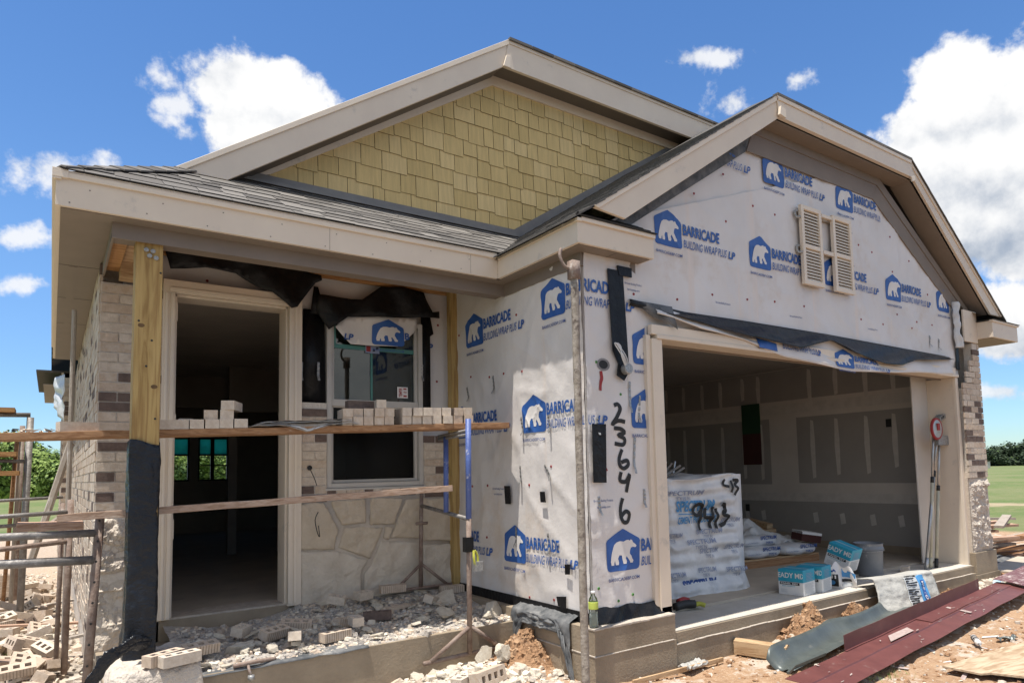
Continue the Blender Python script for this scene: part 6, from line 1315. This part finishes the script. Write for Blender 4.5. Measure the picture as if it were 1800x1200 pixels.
for k in range(46):
    a = r_.uniform(.2,4.7); b = r_.uniform(-.21,.08); z = .0+.030*(b+.235)/.165 if b < -.07 else .042+.006; l, w = r_.uniform(.01,.05), r_.uniform(.003,.008); an = r_.uniform(-.6,2.2)
    z += .010*noise.noise(V((a*1.7,b*4,1)))+.006
    mb.add([q(a+l*math.cos(an), b+l*math.sin(an)*.4, z+.002), q(a-w, b+w, z+.002), q(a-l*math.cos(an), b-l*math.sin(an)*.4, z+.002), q(a+w, b-w, z+.002)], [(0,1,2,3)], 'scuff')
mb.add([q(1.45,-.055,.054),q(1.95,-.055,.054),q(2.02,.03,.057),q(1.62,.035,.057)], [(0,1,2,3)], 'scuff'); mb.add([q(3.1,-.16,.03),q(3.16,-.16,.03),q(3.12,.05,.06),q(3.06,.05,.06)], [(0,1,2,3)], 'scuff')
part('paint_scuff', mb, t)
t = thing('grey_flashing', 'bent grey galvanised flashing lying between the slab and the red flashing', 'flashing', (0,0,0)); A2, B2 = V((1.68,-.83,-.265)), V((4.75,-.36,-.18)); d2 = (B2-A2).normalized(); s2 = V((-d2.y, d2.x, 0)).normalized(); Lg = (B2-A2).length
mb = MB()
def gf(a, b):
    bow = .03*math.sin(a*7)+.02*math.sin(a*17+1)+.03*max(0, 1-abs(a-.42)*14)+.02*noise.noise(V((a*9, b*3, 2))); p = A2+d2*(Lg*a)
    if b < .35: return p+s2*(.06*b/.35)+Z*(.01+.01*math.sin(a*20)*b)
    c = (b-.35)/.65; return p+s2*(.06+.16*c+bow*c)+Z*(.01+.135*c*(1-.5*a)*min(1,a*30+.35)-.05*math.sin(c*PI))
mb.grid(gf, 60, 14, 'grey_metal'); part('metal_sheet', mb, t, True, solid=.003)
mb = MB(); mb.tube([gf(.02,.0)+V((-.16,-.02,.0)), gf(.02,.0)+V((-.02,.02,.015)), gf(.16,.02)+V((0,-.03,.02))], .014, 'grey_metal', 4); part('folded_lip', mb, t)
mb = MB(); mb.grid(lambda a, b: V((.62*a, -.10+.015*a, .16*b+.006*math.sin(a*9)*b)) if False else V((.46*a, .11*(b-.5), .06+.07*math.cos((b-.5)*2.2))), 18, 8, 'wood_raw'); mb.box((0,-.055,.0), (.46,.055,.12), 'wood_raw'); single('timber_offcut', mb, 'thick square timber offcut lying before the garage slab', 'timber', None, (1.85,-.13,-.285), (0,0,-1.30), bevel=.006)
t = thing('caulk_tube', 'empty white and black sealant tube lying on the bare earth', 'tube', (3.72,-1.27,-.245), -2.58); mb = MB(); mb.lathe([(.0,0),(.026,0),(.026,.215),(.018,.225),(.0,.225)], 'print_white', Matrix.Rotation(PI/2,4,'Y'), 16); part('cartridge', mb, t, True); mb = MB()
for a, b in ((.03,.06),(.075,.085),(.10,.14),(.155,.17)): mb.lathe([(.0264,a),(.0268,a+.001),(.0268,b),(.0264,b)], 'print_black', Matrix.Rotation(PI/2,4,'Y'), 16)
part('printed_band', mb, t, True); mb = MB(); mb.lathe([(.008,.225),(.007,.25),(.003,.31),(.0,.31)], 'galv', Matrix.Rotation(PI/2,4,'Y'), 10); part('nozzle', mb, t, True)
mb = MB(); mb.grid(lambda a, b: V((.24*a, .05*b+.02*math.sin(a*8), .03*abs(math.sin(a*6+b*2)))), 14, 4, 'grey_metal'); single('metal_scrap', mb, 'small crumpled grey metal scrap right of the sealant tube', 'scrap', None, (3.9,-1.42,-.285), (0,0,-.3), solid=.003)
mb = MB(); mb.prism([(0,0),(1.5,.05),(1.55,-.75),(.35,-.72),(.12,-.30),(.04,-.27)], 0, .014, (V((0,0,0)),X,Y,Z), 'wood_plywood'); single('plywood_sheet', mb, 'broken pale plywood sheet lying at the lower right edge', 'plywood', None, (2.62,-1.50,-.262), (0,0,-.12))
mb = MB(); mb.grid(lambda a, b: V((.34*a, .16*b, .09*math.sin(a*PI)*math.sin(b*PI)+.03*noise.noise(V((a*6,b*5,1))))), 14, 10, 'wrapper_blue'); single('plastic_wrapper', mb, 'crumpled pale blue plastic wrapper by the far end of the red flashing', 'wrapper', None, (6.38,-.50,-.22), (0,0,.2), solid=.002, smooth=True)
mb = MB(); mb.box((0,0,0), (1.0,.02,.035), 'wood_raw'); single('wood_strip', mb, 'thin wood strip lying along the foot of the garage foundation', 'wood strip', None, (.55,-.22,-.285), (0,0,-.02))
mb = MB(); mb.grid(lambda a, b: V((.26*a, .12*b, .05*abs(noise.noise(V((a*5,b*5,3)))))), 12, 8, 'bag_grey'); single('mortar_splat', mb, 'dried grey mortar lump at the foot of the garage foundation', 'mortar', None, (1.12,-.26,-.27), (0,0,.1), solid=.02)
# --- lumber pile and scraps beyond the right pillar
GW = 'boards in the lumber pile beyond the right pillar'
pr = random.Random(15)
for k in range(20):
    L_ = pr.uniform(1.6,3.4); y = 1.0+pr.uniform(-.5,1.0); x = 9.8+pr.uniform(-.8,1.2); z = -.28+.028*k; mb = MB(); mb.box((-L_/2,-.07,0), (L_/2,.07,.042), pr.choice(('wood_raw','wood_plank','wood_pink','wood_grey'))); single('lumber', mb, 'weathered board in the jumbled lumber pile beyond the right pillar', 'board', GW, (x, y, z), (pr.uniform(-.06,.06), pr.uniform(-.05,.05), pr.uniform(-.45,.35)))
mb = MB(); mb.box((-.3,-.06,0), (.3,.06,.05), 'wood_orange'); single('lumber', mb, 'reddish board end sticking up from the lumber pile', 'board', GW, (11.9,1.9,.45), (.1,-1.1,.3))
mb = MB(); mb.box((-.25,-.2,0), (.25,.2,.16), 'cardboard'); single('cardboard_box', mb, 'crushed brown cardboard box behind the lumber pile', 'box', None, (12.3,2.2,.22), (.2,.3,.4))
mb = MB(); mb.box((-.9,-.25,0), (.9,.25,.07), 'slab'); single('concrete_slab', mb, 'pale broken slab lying on the ground right of the pillar', 'slab', None, (8.6,.1,-.27), (.03,0,.12))
mb = MB(); mb.grid(lambda a, b: V((1.3*a, .5*b, .05+.09*abs(noise.noise(V((a*5,b*4,1)))))), 20, 10, 'membrane_dusty'); single('tarp', mb, 'crumpled dark tarp beside the pale slab on the right', 'tarp', None, (8.3,.3,-.28), (0,0,.1), solid=.003)
for k in range(7):
    mb = MB(); L_ = pr.uniform(.3,.7); mb.box((-L_/2,-.06,0), (L_/2,.06,.03), pr.choice(('wood_raw','slab','limestone','wood_plank'))); single('board_scrap', mb, 'short board scrap scattered right of the pillar base', 'board scrap', 'board scraps right of the pillar', (8.0+pr.uniform(-.4,1.2), -.05+pr.uniform(-.3,.5), -.26), (pr.uniform(-.1,.1), pr.uniform(-.1,.1), pr.uniform(0,3)))

for k, (x, y, rz, L_) in enumerate(((-3.25,2.9,.5,.55),(-3.05,3.6,-.3,.7),(-3.45,4.2,.9,.6),(-3.1,4.9,.2,.8),(-3.35,5.7,-.6,.9),(-3.15,6.6,.35,.8),(-3.55,3.3,-.8,.5))):
    mb = MB(); mb.box((-L_/2,-.045,0), (L_/2,.045,.022), ('wood_weathered','wood_grey','wood_raw','wood_pink')[k % 4]); single('board_scrap', mb, 'broken board lying among the tumbled bricks left of the house', 'board scrap', 'broken boards in the brick heap', (x, y, gz(x,y)+.09), (pr.uniform(-.2,.2), pr.uniform(-.25,.25), rz))
# --- small utility box far away in the field
t = thing('utility_box', 'small green utility cabinet far off in the field on the right', 'utility box', (151,57,-.3)); mb = MB(); mb.box((0,0,0), (1.2,1.2,1.3), 'vinyl'); mb.box((-.05,-.05,1.3), (1.25,1.25,1.4), 'metal_trim'); part('cabinet', mb, t)

# ================================================================== TREES
def crown(seed, w, h, n, mats, leaf=.34):
    r = random.Random(seed); mb = MB(); lobes = []
    for k in range(15):
        a = r.uniform(0,2*PI); q = r.uniform(.1,.75)*w/2; z = r.uniform(.08,.92)*h; rr = r.uniform(.22,.36)*w*(1-.35*abs(z/h-.45)); lobes.append((V((q*math.cos(a), q*math.sin(a), z)), rr, r.choice(mats)))
    for k in range(n):
        c, rr, mk = r.choice(lobes); d = V((r.gauss(0,1), r.gauss(0,1), r.gauss(0,1))).normalized(); p = c+d*rr*(r.uniform(.55,1.08)); p.z = max(.15, p.z)
        s = leaf*r.uniform(.5,1.3); u = (d.orthogonal().normalized()+V((r.uniform(-.6,.6),r.uniform(-.6,.6),r.uniform(-.6,.6)))).normalized(); v = d.cross(u).normalized()
        if r.random() < .25: mk = r.choice(mats)
        mb.add([p-u*s-v*s*.4, p+u*s*.2-v*s*.7, p+u*s+v*s*.2, p-u*s*.1+v*s*.8+d*s*.3], [(0,1,2),(0,2,3)], mk)
    return mb.mesh('crown')
def trunk(seed, h):
    r = random.Random(seed); mb = MB(); mb.tube([(0,0,-.3),(.1,.05,h*.2),(.0,.1,h*.45),(.15,0,h*.7)], [.22,.18,.12,.05], 'bark', 7)
    for k in range(6):
        a = r.uniform(0,6); z = h*r.uniform(.2,.5); mb.tube([(0.05,.05,z),(math.cos(a)*h*.12,math.sin(a)*h*.12,z+h*.12),(math.cos(a)*h*.22,math.sin(a)*h*.22,z+h*.28)], [.09,.06,.02], 'bark', 5)
    return mb.mesh('trunk')
cl = [crown(s, 9, 8.4, 9500, ['leaf_light','leaf_dark','leaf_light'], .24) for s in (1,2,3)]; cd = [crown(s, 10, 7.5, 6000, ['leaf_deep','leaf_deep','leaf_deep','leaf_dark'], .34) for s in (4,5)]; tr = [trunk(s, 8) for s in (1,2)]
def tree(x, y, s, sz, rz, me, lab, group):
    t = thing('broadleaf_tree', lab, 'tree', (x, y, -.3), rz, group); t.scale = (s, s, sz); c = link('crown', me, t); link('trunk', tr[int(abs(x)) % 2], t); return t
gt_ = random.Random(8)
k = 0
for x in (-15.5,-11,-6.5,-2.5,2.0,6.5,11,15.5,20): 
    tree(x+gt_.uniform(-.8,.8), 92+gt_.uniform(-5,5), gt_.uniform(.70,1.08), gt_.uniform(.48,.82), gt_.uniform(0,6), cl[k % 3], 'leafy green tree in the row beyond the field behind the house', 'trees in the row behind the house'); k += 1
for x in (-13,-4,5,14): tree(x, 104, .9, .72, gt_.uniform(0,6), cd[k % 2], 'dark tree standing behind the leafy row at the left', 'dark trees behind the row'); k += 1
for i in range(12):
    a = math.radians(35.84+29.5+i*1.05); D = 225+gt_.uniform(-8,8); x, y = CAM.x+D*math.sin(a), CAM.y+D*math.cos(a)
    tree(x, y, gt_.uniform(.85,1.3), gt_.uniform(.52,.92), gt_.uniform(0,6), cd[i % 2], 'dark tree in the distant wood line at the right', 'trees in the distant wood line')
# dry brush at the foot of the tree row
mb = MB()
for k in range(1500):
    x = gt_.uniform(-22,24); y = 86+gt_.uniform(-3,5); h_ = gt_.uniform(.3,1.3); p = V((x,y,-.3+gt_.random()*h_)); s_ = gt_.uniform(.15,.4); mb.add([p+V((-s_,0,-s_*.5)),p+V((s_,.1,-s_*.3)),p+V((.1,-.1,s_))], [(0,1,2)], gt_.choice(('leaf_light','leaf_dark')))
o = single('brush', mb, 'low green brush along the foot of the tree row', None); o['kind'] = 'stuff'
# weeds by the house
mb = MB()
for k in range(260):
    cx, cy = gt_.choice(((3.1,-.98),(2.2,-1.3),(9.3,.6),(10.5,.4),(8.9,.9),(-3.35,3.4)))
    x, y = cx+gt_.gauss(0,.12), cy+gt_.gauss(0,.06); h_ = gt_.uniform(.02,.07); a = gt_.uniform(0,6); z = gz(x,y); mb.add([(x-.003,y,z),(x+.003,y,z),(x+.03*math.cos(a),y+.03*math.sin(a),z+h_)], [(0,1,2)], 'leaf_light')
o = single('weeds', mb, 'sparse green weeds beside the flashing and the lumber', None); o['kind'] = 'stuff'
